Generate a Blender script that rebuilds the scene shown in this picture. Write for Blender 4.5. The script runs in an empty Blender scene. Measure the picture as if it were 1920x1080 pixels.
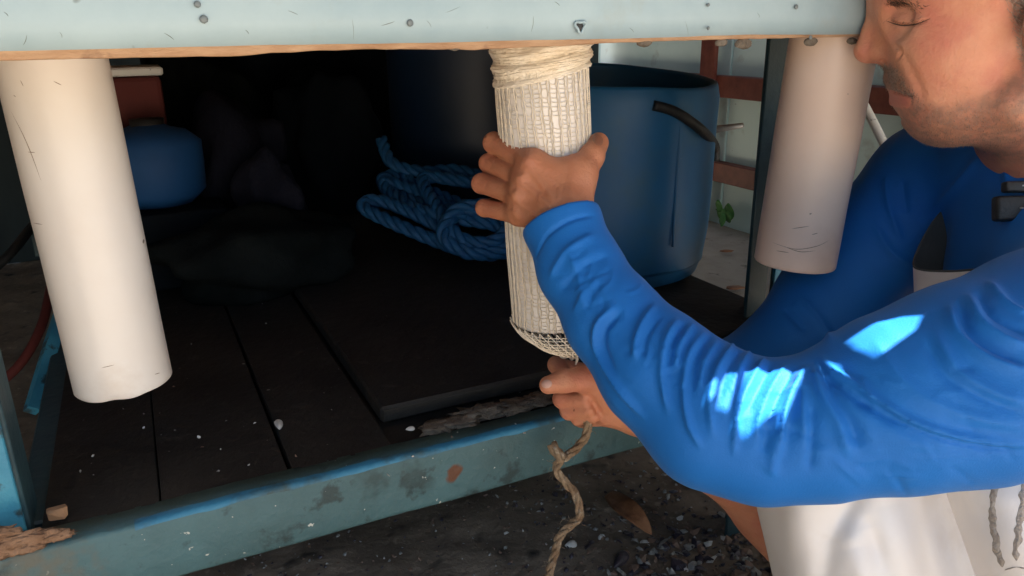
import bpy, bmesh, math, random
import numpy as np
from mathutils import Vector, Matrix, noise as mnoise
from mathutils.bvhtree import BVHTree
from mathutils.geometry import delaunay_2d_cdt

random.seed(7); rng = np.random.default_rng(7)
S = bpy.context.scene
COL = S.collection
R = math.radians

# ------------------------------------------------------------------ camera, sky, sun, exposure
F = 1450.0
PITCH, ROLL = R(18.5), R(0.8)
CAM = np.array([0.0, 0.0, 0.75])
_r0 = np.array([1.0, 0, 0]); _u0 = np.array([0, math.sin(PITCH), math.cos(PITCH)]); FWD = np.array([0, math.cos(PITCH), -math.sin(PITCH)])
RIGHT = math.cos(ROLL) * _r0 - math.sin(ROLL) * _u0
UP = math.cos(ROLL) * _u0 + math.sin(ROLL) * _r0
cam = bpy.data.cameras.new('camera'); camo = bpy.data.objects.new('camera', cam); COL.objects.link(camo)
cam.sensor_width = 36; cam.lens = 36 * F / 1920; cam.clip_start = 0.02; cam.clip_end = 500
camo.matrix_world = Matrix([[RIGHT[i], UP[i], -FWD[i], CAM[i]] for i in range(3)] + [[0, 0, 0, 1]])
S.camera = camo

SUN_EL, SUN_AZ = R(62), R(118)          # azimuth clockwise from +Y
SUND = np.array([math.sin(SUN_AZ) * math.cos(SUN_EL), math.cos(SUN_AZ) * math.cos(SUN_EL), math.sin(SUN_EL)])
w = bpy.data.worlds.new('World'); S.world = w; w.use_nodes = True
nt = w.node_tree; bg = nt.nodes['Background']
sky = nt.nodes.new('ShaderNodeTexSky'); sky.sky_type = 'NISHITA'; sky.sun_disc = False
sky.sun_elevation = SUN_EL; sky.sun_rotation = SUN_AZ; sky.air_density = 1.2; sky.dust_density = 2.0
nt.links.new(sky.outputs[0], bg.inputs[0]); bg.inputs[1].default_value = 0.055
sl = bpy.data.lights.new('sun', 'SUN'); sl.energy = 5.0; sl.angle = R(0.25); sl.color = (1, 0.96, 0.90)
so = bpy.data.objects.new('sun', sl); COL.objects.link(so)
so.rotation_euler = Vector(SUND).to_track_quat('Z', 'Y').to_euler(); so.location = (3, -3, 6)
S.view_settings.view_transform = 'Standard'; S.view_settings.look = 'None'; S.view_settings.gamma = 1
S.view_settings.exposure = 2.5
S.cycles.max_bounces = 8; S.cycles.diffuse_bounces = 4; S.cycles.use_denoising = True

# ------------------------------------------------------------------ helpers
def ray(px, py):
    return (px - 960) / F * RIGHT + (540 - py) / F * UP + FWD
def W(px, py, zd):                       # a point at a given depth in front of the lens
    return CAM + zd * ray(px, py)
def on_z(px, py, z):
    r = ray(px, py); return CAM + r * ((z - CAM[2]) / r[2])
TA = R(25.6)                              # the table is turned this much
TU = np.array([math.cos(TA), math.sin(TA), 0]); TV = np.array([-math.sin(TA), math.cos(TA), 0]); TZ = np.array([0, 0, 1.0])
def T(u, v, z): return u * TU + v * TV + np.array([0, 0, z])
def uv(p): return float(p @ TU), float(p @ TV)

MATS = {}
def mat(name, c1, c2=None, scale=8.0, rough=0.6, bump=0.0, bscale=60.0, c3=None, s3=30.0, t3=(0.62, 0.7), metal=0.0, spec=0.5,
        sss=0.0, sheen=0.0, stretch=None, detail=6.0, ramp=(0.35, 0.65), rough2=None, coat=0.0, c4=None, s4=90.0, t4=(0.66, 0.72), transm=0.0):
    m = bpy.data.materials.new(name); m.use_nodes = True; n = m.node_tree.nodes; L = m.node_tree.links
    b = n['Principled BSDF']
    tc = n.new('ShaderNodeTexCoord'); vec = tc.outputs['Object']
    if stretch:
        mp = n.new('ShaderNodeMapping'); mp.inputs['Scale'].default_value = stretch; L.new(vec, mp.inputs[0]); vec2 = mp.outputs[0]
    else: vec2 = vec
    def noise(sc, v, det=detail):
        t = n.new('ShaderNodeTexNoise'); t.inputs['Scale'].default_value = sc; t.inputs['Detail'].default_value = det; t.inputs['Roughness'].default_value = 0.6
        L.new(v, t.inputs['Vector']); return t.outputs['Fac']
    def rampn(f, lo, hi):
        r = n.new('ShaderNodeMapRange'); r.inputs[1].default_value = lo; r.inputs[2].default_value = hi; L.new(f, r.inputs[0]); return r.outputs[0]
    def mix(f, a, bc):
        x = n.new('ShaderNodeMix'); x.data_type = 'RGBA'
        L.new(f, x.inputs[0])
        if isinstance(a, tuple): x.inputs[6].default_value = (*a, 1)
        else: L.new(a, x.inputs[6])
        if isinstance(bc, tuple): x.inputs[7].default_value = (*bc, 1)
        else: L.new(bc, x.inputs[7])
        return x.outputs[2]
    col = None
    if c2 is not None:
        f = rampn(noise(scale, vec2), *ramp); col = mix(f, c1, c2)
        if rough2 is not None:
            r = n.new('ShaderNodeMapRange'); r.inputs[3].default_value = rough; r.inputs[4].default_value = rough2; L.new(f, r.inputs[0]); L.new(r.outputs[0], b.inputs['Roughness'])
    if c3 is not None: col = mix(rampn(noise(s3, vec), *t3), col if col is not None else c1, c3)
    if c4 is not None: col = mix(rampn(noise(s4, vec, 2.0), *t4), col if col is not None else c1, c4)
    if col is None: b.inputs['Base Color'].default_value = (*c1, 1)
    else: L.new(col, b.inputs['Base Color'])
    if rough2 is None: b.inputs['Roughness'].default_value = rough
    b.inputs['Metallic'].default_value = metal; b.inputs['Specular IOR Level'].default_value = spec
    if sss: b.inputs['Subsurface Weight'].default_value = sss; b.inputs['Subsurface Radius'].default_value = (0.008, 0.003, 0.0015); b.inputs['Subsurface Scale'].default_value = 1.0
    if sheen: b.inputs['Sheen Weight'].default_value = sheen; b.inputs['Sheen Roughness'].default_value = 0.4
    if coat: b.inputs['Coat Weight'].default_value = coat; b.inputs['Coat Roughness'].default_value = 0.25
    if bump:
        bp = n.new('ShaderNodeBump'); bp.inputs['Strength'].default_value = bump; bp.inputs['Distance'].default_value = 0.004
        L.new(noise(bscale, vec2, 5.0), bp.inputs['Height']); L.new(bp.outputs[0], b.inputs['Normal'])
    m['out'] = 1
    MATS[name] = m; return m
def add_mix(m, fac_out, colour):          # lays one more colour over a finished material where fac is 1
    n = m.node_tree.nodes; L = m.node_tree.links; b = n['Principled BSDF']; inp = b.inputs['Base Color']
    x = n.new('ShaderNodeMix'); x.data_type = 'RGBA'; L.new(fac_out, x.inputs[0])
    if inp.links: L.new(inp.links[0].from_socket, x.inputs[6])
    else: x.inputs[6].default_value = inp.default_value
    x.inputs[7].default_value = (*colour, 1); L.new(x.outputs[2], inp)

def tag(o, label=None, cat=None, group=None, kind=None):
    if label: o['label'] = label
    if cat: o['category'] = cat
    if group: o['group'] = group
    if kind: o['kind'] = kind
    return o
def root_of(o):
    while o.parent: o = o.parent
    return o
def empty(name, loc, label, cat, group=None):
    o = bpy.data.objects.new(name, None); COL.objects.link(o); o.location = Vector(loc); o.empty_display_size = 0.05
    return tag(o, label, cat, group)
def obj(name, V, Fc, m, parent=None, smooth=True, base=None):
    V = np.asarray(V, float)
    off = np.array(root_of(parent).location) if parent else (np.array(base) if base is not None else np.array([V[:, 0].mean(), V[:, 1].mean(), V[:, 2].min()]))
    me = bpy.data.meshes.new(name); me.from_pydata((V - off).tolist() if len(V) < 60000 else (V - off), [], Fc if isinstance(Fc, list) else Fc.tolist())
    if smooth: me.polygons.foreach_set('use_smooth', [True] * len(me.polygons))
    for mm in (m if isinstance(m, list) else [m]): me.materials.append(mm)
    me.update()
    o = bpy.data.objects.new(name, me); COL.objects.link(o)
    if parent: o.parent = parent
    else: o.location = Vector(off)
    return o
class MB:
    def __init__(s): s.V = []; s.F = []
    def add(s, V, Fc):
        k = len(s.V); s.V += [tuple(v) for v in V]; s.F += [tuple(i + k for i in f) for f in Fc]; return s
    def build(s, name, m, parent=None, smooth=True, **k): return obj(name, s.V, s.F, m, parent, smooth, **k)
def tube(path, rad, n=8, cap=True, closed=False, ell=1.0):
    P = np.asarray(path, float); N = len(P); rad = np.broadcast_to(np.asarray(rad, float), (N,))
    tan = np.gradient(P, axis=0) if not closed else np.roll(P, -1, 0) - np.roll(P, 1, 0)
    tan /= np.linalg.norm(tan, axis=1)[:, None] + 1e-12
    a = np.cross(tan[0], [0, 0, 1.0]);
    if np.linalg.norm(a) < 0.1: a = np.cross(tan[0], [1.0, 0, 0])
    V = []
    for i in range(N):
        a = a - tan[i] * (a @ tan[i]); a /= np.linalg.norm(a) + 1e-12; b = np.cross(tan[i], a)
        for j in range(n):
            t = 2 * math.pi * j / n; V.append(P[i] + rad[i] * (math.cos(t) * a + ell * math.sin(t) * b))
    Fc = []
    for i in range(N if closed else N - 1):
        for j in range(n):
            i2 = (i + 1) % N; Fc.append((i * n + j, i * n + (j + 1) % n, i2 * n + (j + 1) % n, i2 * n + j))
    if cap and not closed: Fc += [tuple(range(n))[::-1], tuple((N - 1) * n + j for j in range(n))]
    return V, Fc
def spline(pts, n):
    P = np.asarray(pts, float); m = len(P); out = []
    for s in np.linspace(0, m - 1 - 1e-9, n):
        i = int(s); t = s - i
        p0, p1, p2, p3 = P[max(i - 1, 0)], P[i], P[min(i + 1, m - 1)], P[min(i + 2, m - 1)]
        out.append(0.5 * (2 * p1 + (p2 - p0) * t + (2 * p0 - 5 * p1 + 4 * p2 - p3) * t * t + (3 * p1 - p0 - 3 * p2 + p3) * t ** 3))
    return np.array(out)
def box(c, ax, half, bev=0.0, seg=1, jit=0.0):
    bm = bmesh.new(); bmesh.ops.create_cube(bm, size=2)
    for v in bm.verts: v.co = Vector((v.co.x * half[0], v.co.y * half[1], v.co.z * half[2]))
    if bev: bmesh.ops.bevel(bm, geom=bm.edges[:], offset=bev, segments=seg, affect='EDGES', profile=0.5)
    A = np.array(ax); bm.verts.ensure_lookup_table()
    V = [np.asarray(c) + A.T @ np.array(v.co) + (rng.normal(0, jit, 3) if jit else 0) for v in bm.verts]
    for i, v in enumerate(bm.verts): v.index = i
    Fc = [tuple(v.index for v in f.verts) for f in bm.faces]; bm.free(); return V, Fc
TAX = (TU, TV, TZ)
def lathe(prof, c, n=48, axis=None, jit=None):
    V = []; Fc = []
    for (r, z) in prof:
        for j in range(n):
            t = 2 * math.pi * j / n; d = jit(t, z) if jit else 0
            V.append((c[0] + (r + d) * math.cos(t), c[1] + (r + d) * math.sin(t), c[2] + z))
    for i in range(len(prof) - 1):
        for j in range(n): Fc.append((i * n + j, i * n + (j + 1) % n, (i + 1) * n + (j + 1) % n, (i + 1) * n + j))
    return V, Fc
def nz(x, y, z=0.0, s=1.0): return mnoise.noise(Vector((x * s, y * s, z * s)))
def blob(c, r, n=2, amp=0.25, fs=2.0, ax=None, seed=0.0):
    bm = bmesh.new(); bmesh.ops.create_icosphere(bm, subdivisions=n, radius=1.0); A = np.array(ax) if ax is not None else np.eye(3)
    V = []
    for i, v in enumerate(bm.verts):
        v.index = i; p = np.array(v.co); k = 1 + amp * nz(p[0] + seed, p[1] + 3 * seed, p[2], fs)
        V.append(np.asarray(c) + A.T @ (p * np.asarray(r) * k))
    Fc = [tuple(v.index for v in f.verts) for f in bm.faces]; bm.free(); return V, Fc

# ------------------------------------------------------------------ implicit surfaces for the body and clothes
def cap(a, b, ra, rb=None, k=0.01): return dict(t='c', a=np.array(a), b=np.array(b), ra=ra, rb=ra if rb is None else rb, k=k)
def sph(a, r, k=0.01): return cap(a, np.array(a) + 1e-6, r, r, k)
def ell(c, r, ax, k=0.01): return dict(t='e', c=np.array(c), r=np.array(r), ax=np.array(ax), k=k)
def plane(c, n, k=0.002): return dict(t='p', c=np.array(c), n=np.array(n) / np.linalg.norm(n), k=k)
def grp(ch, k=0.01): return dict(t='g', ch=ch, k=k)
def chain(pts, k=0.006, kk=0.01):          # pts: (point, radius)
    return grp([cap(pts[i][0], pts[i + 1][0], pts[i][1], pts[i + 1][1], k) for i in range(len(pts) - 1)], kk)
def minus(n): n = dict(n); n['op'] = -1; return n
def evalsdf(node, p):
    if node['t'] == 'c':
        ba = node['b'] - node['a']; pa = p - node['a']; t = np.clip(pa @ ba / (ba @ ba), 0, 1)
        return np.linalg.norm(pa - t[:, None] * ba, axis=1) - (node['ra'] + (node['rb'] - node['ra']) * t)
    if node['t'] == 'p': return -((p - node['c']) @ node['n'])
    if node['t'] == 'e':
        q = (p - node['c']) @ node['ax'].T; k0 = np.linalg.norm(q / node['r'], axis=1) + 1e-9; k1 = np.linalg.norm(q / node['r'] ** 2, axis=1) + 1e-9
        return k0 * (k0 - 1) / k1
    d = None
    for c in node['ch']:
        if len(p) <= 5000 and 'bs' in c and not c.get('op'):
            bc, br = c['bs']
            if np.linalg.norm(p[len(p) // 2] - bc) - br > 0.08:
                continue
        if d is None and c.get('op'): continue
        e = evalsdf(c, p)
        if d is None: d = e; continue
        k = c['k']
        if c.get('op') == -1:
            h = np.maximum(k - np.abs(d + e), 0) / k; d = np.maximum(d, -e) + h * h * k * 0.25
        else:
            h = np.maximum(k - np.abs(d - e), 0) / k; d = np.minimum(d, e) - h * h * k * 0.25
    return d if d is not None else np.full(len(p), 1.0)
def bounds(node):
    if node['t'] == 'c':
        r = max(node['ra'], node['rb']); c = (node['a'] + node['b']) / 2; node['bs'] = (c, r + np.linalg.norm(node['a'] - node['b']) / 2)
        return np.minimum(node['a'], node['b']) - r, np.maximum(node['a'], node['b']) + r
    if node['t'] == 'p': return node['c'], node['c']
    if node['t'] == 'e':
        r = node['r'].max(); node['bs'] = (node['c'], r); return node['c'] - r, node['c'] + r
    bb = [bounds(c) for c in node['ch']]; bb2 = [b for b, c in zip(bb, node['ch']) if not c.get('op')]
    lo = np.min([b[0] for b in bb2], 0); hi = np.max([b[1] for b in bb2], 0); node['bs'] = ((lo + hi) / 2, np.linalg.norm(hi - lo) / 2); return lo, hi
def meshsdf(node, h, box_=None):
    lo, hi = bounds(node); B = 16
    if box_: lo, hi = np.array(box_[0], float), np.array(box_[1], float) - 4 * h
    else: lo = lo - 4 * h
    nb = np.ceil((hi + 4 * h - lo) / (h * B)).astype(int); dims = nb * B + 1
    D = np.full(dims, 1.0, np.float32)
    g = np.arange(B + 1) * h; off = np.stack(np.meshgrid(g, g, g, indexing='ij'), -1).reshape(-1, 3)
    I = np.stack(np.meshgrid(*[np.arange(k) for k in nb], indexing='ij'), -1).reshape(-1, 3)
    cen = lo + (I + 0.5) * B * h
    dc = np.concatenate([evalsdf(node, np.concatenate([c, np.zeros((0, 3))])) for c in np.array_split(cen, max(1, len(cen) // 20000 + 1))]) if len(cen) > 5000 else evalsdf(node, np.concatenate([cen, np.full((5001, 3), 9.0)]))[:len(cen)]
    lim = 0.5 * B * h * 1.7321 * 1.5 + 0.012
    for (i, d) in zip(I, dc):
        s = tuple(slice(i[a] * B, i[a] * B + B + 1) for a in range(3))
        if abs(d) > lim:
            if d < 0: D[s] = -1.0
            continue
        D[s] = evalsdf(node, off + lo + i * B * h).reshape(B + 1, B + 1, B + 1)
    ins = D < 0; cnt = np.zeros(tuple(np.array(D.shape) - 1), np.uint8)
    sl2 = (slice(0, -1), slice(1, None))
    for a in (0, 1):
        for b in (0, 1):
            for c in (0, 1): cnt += ins[sl2[a], sl2[b], sl2[c]]
    act = np.argwhere((cnt > 0) & (cnt < 8)); idx = np.full(cnt.shape, -1, np.int32); idx[tuple(act.T)] = np.arange(len(act))
    cor = [(a, b, c) for a in (0, 1) for b in (0, 1) for c in (0, 1)]
    val = np.stack([D[act[:, 0] + a, act[:, 1] + b, act[:, 2] + c] for a, b, c in cor], 1)
    acc = np.zeros((len(act), 3)); nn = np.zeros(len(act))
    for i in range(8):
        for j in range(i + 1, 8):
            if sum(abs(cor[i][q] - cor[j][q]) for q in range(3)) != 1: continue
            m = (val[:, i] < 0) != (val[:, j] < 0); t = val[m, i] / (val[m, i] - val[m, j])
            acc[m] += np.array(cor[i]) + t[:, None] * (np.array(cor[j]) - np.array(cor[i])); nn[m] += 1
    V = lo + (act + acc / nn[:, None]) * h
    Fs = []
    for ax in range(3):
        a1, a2 = (ax + 1) % 3, (ax + 2) % 3
        s0 = [slice(None)] * 3; s1 = [slice(None)] * 3; s0[ax] = slice(0, -1); s1[ax] = slice(1, None)
        ch = np.argwhere(ins[tuple(s0)] != ins[tuple(s1)]); flip = ins[tuple(s0)][tuple(ch.T)]
        q = []
        for d1, d2 in ((-1, -1), (0, -1), (0, 0), (-1, 0)):
            c = ch.copy(); c[:, a1] += d1; c[:, a2] += d2
            okc = ((c >= 0) & (c < np.array(idx.shape))).all(1); c = np.clip(c, 0, np.array(idx.shape) - 1); q.append(np.where(okc, idx[tuple(c.T)], -1))
        q = np.stack(q, 1); q[~flip] = q[~flip][:, ::-1]; Fs.append(q)
    Fq = np.concatenate(Fs); Fq = Fq[(Fq >= 0).all(1)]
    return V, Fq
def vnormals(V, Fq):
    n = np.cross(V[Fq[:, 2]] - V[Fq[:, 0]], V[Fq[:, 3]] - V[Fq[:, 1]]); out = np.zeros_like(V)
    for k in range(4):
        for a in range(3): out[:, a] += np.bincount(Fq[:, k], n[:, a], len(V))
    return out / (np.linalg.norm(out, axis=1)[:, None] + 1e-12)
def smoothmesh(V, Fq, it=2, lam=0.5):
    e = np.concatenate([Fq[:, [0, 1]], Fq[:, [1, 2]], Fq[:, [2, 3]], Fq[:, [3, 0]]]); cnt = np.bincount(e[:, 0], minlength=len(V)) + 1e-9
    for s in range(it):
        a = np.stack([np.bincount(e[:, 0], V[e[:, 1], k], len(V)) for k in range(3)], 1) / cnt[:, None]; V = V + lam * (a - V)
    return V
def strokes(V, Fq, lst):                   # folds, creases and seams pressed into or raised from the cloth / skin
    bvh = BVHTree.FromPolygons(V.tolist(), Fq.tolist()); N = vnormals(V, Fq); disp = np.zeros(len(V))
    for st in lst:
        pts, wd, ht = st[0], st[1], st[2]; hat = st[3] if len(st) > 3 else 0.5
        P = []
        pp = spline(pts, max(6, 4 * len(pts))) if len(pts) > 1 else np.array(pts)
        for (x, y) in pp:
            d = ray(x, y); hit = bvh.ray_cast(Vector(CAM), Vector(d).normalized())
            if hit[0] is not None: P.append(np.array(hit[0]))
        if not P: continue
        P = np.array(P); m = np.where(((V > P.min(0) - 3.5 * wd) & (V < P.max(0) + 3.5 * wd)).all(1))[0]
        if not len(m): continue
        d = np.full(len(m), 9.0); tt = np.zeros(len(m))
        if len(P) == 1: d = np.linalg.norm(V[m] - P[0], axis=1); tt[:] = 0.5
        for i in range(len(P) - 1):
            ba = P[i + 1] - P[i]; L2 = ba @ ba
            if L2 < 1e-10 or L2 > 0.04 ** 2: continue
            pa = V[m] - P[i]; t = np.clip(pa @ ba / L2, 0, 1); dd = np.linalg.norm(pa - t[:, None] * ba, axis=1)
            b = dd < d; d[b] = dd[b]; tt[b] = (i + t[b]) / (len(P) - 1)
        env = np.clip(np.minimum(tt, 1 - tt) * 6, 0, 1) * 0.8 + 0.2 if len(P) > 1 else 1.0
        disp[m] += ht * env * (np.exp(-(d / wd) ** st[4] if len(st) > 4 else -(d / wd) ** 2) - hat * np.exp(-(d / (2.0 * wd)) ** 2))
    return V + N * disp[:, None]

# ------------------------------------------------------------------ materials
M_ground = mat('wet_soil', (0.15, 0.112, 0.078), (0.28, 0.215, 0.155), 7, 0.75, 0.9, 60, c3=(0.34, 0.27, 0.20), s3=45, t3=(0.58, 0.72), c4=(0.03, 0.026, 0.022), s4=16, t4=(0.6, 0.75), ramp=(0.35, 0.7))
M_yard = mat('sunny_yard_sand', (0.37, 0.295, 0.215), (0.47, 0.385, 0.29), 2, 0.9, 0.3, 40)
M_sand = mat('dry_sand', (0.30, 0.26, 0.20), (0.42, 0.37, 0.30), 6, 0.9, 0.7, 90, c3=(0.12, 0.10, 0.08), s3=22, t3=(0.62, 0.75))
M_wall = mat('painted_wall', (0.62, 0.80, 0.80), (0.70, 0.86, 0.85), 3, 0.55, 0.1, 30, c3=(0.40, 0.46, 0.44), s3=9, t3=(0.6, 0.8), c4=(0.05, 0.06, 0.06), s4=38, t4=(0.76, 0.79))
M_rail = mat('red_oxide_paint', (0.13, 0.030, 0.020), (0.20, 0.055, 0.035), 25, 0.5, 0.2, 80, c3=(0.05, 0.02, 0.015), s3=14)
M_metal = mat('sheet_metal', (0.285, 0.395, 0.445), (0.36, 0.475, 0.52), 9, 0.36, 0.12, 25, c3=(0.30, 0.34, 0.32), s3=16, t3=(0.55, 0.85), metal=0.0, c4=(0.12, 0.14, 0.13), s4=48, t4=(0.72, 0.77), rough2=0.6)
M_wood = mat('raw_batten', (0.37, 0.215, 0.12), (0.47, 0.30, 0.18), 30, 0.75, 0.5, 70, stretch=(1, 1, 4), c3=(0.18, 0.09, 0.05), s3=22, t3=(0.62, 0.72))
M_ply = mat('table_underside', (0.30, 0.17, 0.09), (0.38, 0.22, 0.12), 8, 0.8, 0.3, 60)
M_bluepaint = mat('weathered_blue_paint', (0.042, 0.092, 0.10), (0.060, 0.135, 0.15), 9, 0.6, 0.5, 90, c3=(0.022, 0.045, 0.048), s3=26, t3=(0.58, 0.66), c4=(0.45, 0.47, 0.43), s4=120, t4=(0.715, 0.74))
M_bluebright = mat('bright_blue_paint', (0.03, 0.20, 0.32), (0.05, 0.27, 0.38), 20, 0.55, 0.4, 90, c3=(0.03, 0.06, 0.07), s3=28, t3=(0.55, 0.62))
M_arris = mat('blue_arris_paint', (0.02, 0.15, 0.27), (0.035, 0.20, 0.33), 20, 0.55, 0.4, 90, c3=(0.035, 0.07, 0.075), s3=14, t3=(0.47, 0.60))
M_legdark = mat('dark_teal_paint', (0.02, 0.05, 0.065), (0.03, 0.075, 0.09), 12, 0.5, 0.3, 90, c3=(0.10, 0.12, 0.11), s3=60, t3=(0.7, 0.74))
M_rust = mat('rust', (0.17, 0.09, 0.05), (0.30, 0.18, 0.11), 40, 0.95, 1.0, 120, c3=(0.10, 0.05, 0.03), s3=60)
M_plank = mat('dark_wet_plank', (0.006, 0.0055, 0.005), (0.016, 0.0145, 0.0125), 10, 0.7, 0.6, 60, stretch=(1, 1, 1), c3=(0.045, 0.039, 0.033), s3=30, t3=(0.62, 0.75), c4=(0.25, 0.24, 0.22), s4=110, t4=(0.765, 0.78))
M_mud = mat('dried_mud', (0.11, 0.09, 0.068), (0.20, 0.17, 0.135), 60, 0.95, 1.0, 200)
M_pvc = mat('old_white_pvc', (0.76, 0.70, 0.64), (0.82, 0.79, 0.75), 4, 0.36, 0.06, 30, c3=(0.55, 0.43, 0.33), s3=7, t3=(0.56, 0.85), c4=(0.18, 0.14, 0.11), s4=60, t4=(0.765, 0.79))
M_pvc2 = mat('tan_white_pvc', (0.76, 0.575, 0.475), (0.81, 0.65, 0.55), 4, 0.4, 0.06, 30, c3=(0.60, 0.44, 0.35), s3=7, t3=(0.5, 0.85), c4=(0.18, 0.14, 0.11), s4=60, t4=(0.765, 0.79))
M_net = mat('cotton_net', (0.84, 0.73, 0.57), (0.90, 0.82, 0.69), 40, 0.95, 0.4, 400, sheen=0.3)
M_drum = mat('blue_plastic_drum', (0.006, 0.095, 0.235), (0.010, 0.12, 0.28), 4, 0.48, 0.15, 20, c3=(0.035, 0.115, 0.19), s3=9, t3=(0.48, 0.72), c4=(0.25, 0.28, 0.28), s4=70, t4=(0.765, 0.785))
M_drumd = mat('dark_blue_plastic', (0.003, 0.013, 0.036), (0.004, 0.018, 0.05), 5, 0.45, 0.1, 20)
M_rope = mat('blue_rope', (0.004, 0.065, 0.18), (0.008, 0.10, 0.25), 60, 0.6, 0.5, 300)
M_black = mat('black_rubber', (0.012, 0.012, 0.013), (0.02, 0.02, 0.02), 30, 0.5, 0.3, 200)
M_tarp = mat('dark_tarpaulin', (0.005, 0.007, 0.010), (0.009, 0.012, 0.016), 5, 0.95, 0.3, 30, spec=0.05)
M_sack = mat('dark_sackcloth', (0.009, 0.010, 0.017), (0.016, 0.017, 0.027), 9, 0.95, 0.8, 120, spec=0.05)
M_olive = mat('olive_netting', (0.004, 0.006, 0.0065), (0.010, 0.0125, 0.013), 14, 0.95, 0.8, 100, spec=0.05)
M_bluejug = mat('blue_jug_plastic', (0.002, 0.05, 0.17), (0.003, 0.065, 0.21), 6, 0.7, 0.1, 20)
M_red = mat('red_plastic', (0.07, 0.009, 0.007), (0.10, 0.014, 0.010), 8, 0.8, 0.1, 40)
M_white = mat('white_plastic', (0.62, 0.62, 0.58), (0.70, 0.70, 0.66), 12, 0.5, 0.2, 60, c3=(0.12, 0.13, 0.13), s3=34, t3=(0.62, 0.66))
M_steel = mat('grey_steel', (0.30, 0.31, 0.31), (0.42, 0.43, 0.43), 30, 0.4, 0.1, 60, metal=0.6)
M_cord = mat('brown_cord', (0.20, 0.12, 0.065), (0.34, 0.25, 0.16), 38, 0.95, 1.0, 260, c3=(0.48, 0.42, 0.33), s3=75, t3=(0.56, 0.66), c4=(0.09, 0.045, 0.02), s4=22, t4=(0.58, 0.7))
M_leafd = mat('dry_leaf', (0.22, 0.085, 0.035), (0.34, 0.15, 0.065), 40, 0.6, 0.5, 100)
M_leaf = mat('green_leaf', (0.05, 0.19, 0.04), (0.09, 0.26, 0.07), 60, 0.45, 0.3, 100)
M_shw = mat('white_shell', (0.50, 0.49, 0.46), (0.66, 0.65, 0.62), 120, 0.5, 0.4, 300)
M_shg = mat('grey_shell', (0.22, 0.22, 0.20), (0.34, 0.33, 0.31), 120, 0.5, 0.4, 300)
M_shp = mat('purple_shell', (0.03, 0.025, 0.033), (0.07, 0.055, 0.068), 90, 0.3, 0.3, 200)
M_shb = mat('brown_shell', (0.16, 0.10, 0.07), (0.27, 0.17, 0.12), 90, 0.5, 0.3, 200)
M_skin = mat('skin', (0.60, 0.245, 0.140), (0.67, 0.31, 0.19), 22, 0.46, 0.3, 300, c3=(0.57, 0.185, 0.125), s3=26, t3=(0.44, 0.74), sss=0.15, spec=0.4, c4=(0.25, 0.10, 0.055), s4=75, t4=(0.80, 0.83))
M_nail = mat('nail', (0.60, 0.36, 0.29), None, rough=0.3)
M_naild = mat('dark_nail', (0.32, 0.135, 0.085), None, rough=0.4)
M_shirt = mat('blue_jersey', (0.005, 0.128, 0.46), (0.007, 0.146, 0.51), 5, 0.62, 0.18, 700, sheen=0.08, spec=0.3)
M_apron = mat('white_apron', (0.80, 0.73, 0.67), (0.85, 0.81, 0.77), 5, 0.45, 0.08, 40, c3=(0.66, 0.58, 0.51), s3=9, t3=(0.55, 0.8))
M_apin = mat('apron_lining', (0.06, 0.065, 0.062), (0.09, 0.095, 0.09), 12, 0.8, 0.3, 200)
M_hair = mat('grey_brown_hair', (0.16, 0.13, 0.10), (0.40, 0.35, 0.30), 300, 0.55)
M_beard = mat('stubble_hair', (0.09, 0.06, 0.045), (0.42, 0.36, 0.31), 420, 0.55)
M_brow = mat('brow_hair', (0.030, 0.018, 0.012), (0.055, 0.035, 0.025), 300, 0.5)
M_roof = mat('shade_roof', (0.20, 0.20, 0.19), (0.26, 0.26, 0.25), 4, 0.5, 0.2, 20, metal=0.2)
M_post = mat('roof_post_timber', (0.16, 0.11, 0.07), (0.24, 0.17, 0.11), 12, 0.8, 0.5, 40)
M_hole = mat('bolt_grey', (0.14, 0.17, 0.18), (0.20, 0.23, 0.24), 60, 0.5)

# ------------------------------------------------------------------ ground
def sheet(x0, x1, y0, y1, nx, ny, zf):
    xs = np.linspace(x0, x1, nx); ys = np.linspace(y0, y1, ny)
    V = [(x, y, zf(x, y)) for y in ys for x in xs]
    return V, [(j * nx + i, j * nx + i + 1, (j + 1) * nx + i + 1, (j + 1) * nx + i) for j in range(ny - 1) for i in range(nx - 1)]
def gz(x, y):
    return 0.012 * nz(x, y, 0, 5) + 0.006 * nz(x, y, 3, 17) + 0.003 * nz(x, y, 5, 50)
V, Fc = sheet(-2.6, 1.8, -0.2, 3.6, 300, 250, gz)
tag(obj('ground', V, Fc, M_ground, base=(0, 0, 0)), 'dark damp soil under the work table', kind='structure')
V, Fc = sheet(-150, 150, -150, 150, 40, 40, lambda x, y: -0.06)
tag(obj('terrain', V, Fc, M_yard, base=(0, 0, 0)), 'pale sandy yard reaching beyond the shelter', kind='structure')
wp = on_z(1378, 432, 0.02)                              # foot of the painted wall
WD = TV                                                 # it runs back beside the table
wu, wv = uv(wp)
# pale dry sand strip along the wall
Vs = []; Fs2 = []
for j in range(40):
    for i in range(16):
        u_ = wu - 0.92 + i * 0.063; v_ = wv - 1.25 + j * 0.08; p = T(u_, v_, 0)
        Vs.append((p[0], p[1], 0.02 + 0.012 * nz(p[0], p[1], 7, 6) + 0.004 * nz(p[0], p[1], 9, 30) - (0.035 * max(0, 1 - i / 3)) - 0.03 * max(0, 1 - j / 3)))
Fs2 = [(j * 16 + i, j * 16 + i + 1, (j + 1) * 16 + i + 1, (j + 1) * 16 + i) for j in range(39) for i in range(15)]
tag(obj('sand_path', Vs, Fs2, M_sand), 'strip of dry sand at the foot of the pale wall', kind='structure')

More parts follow.
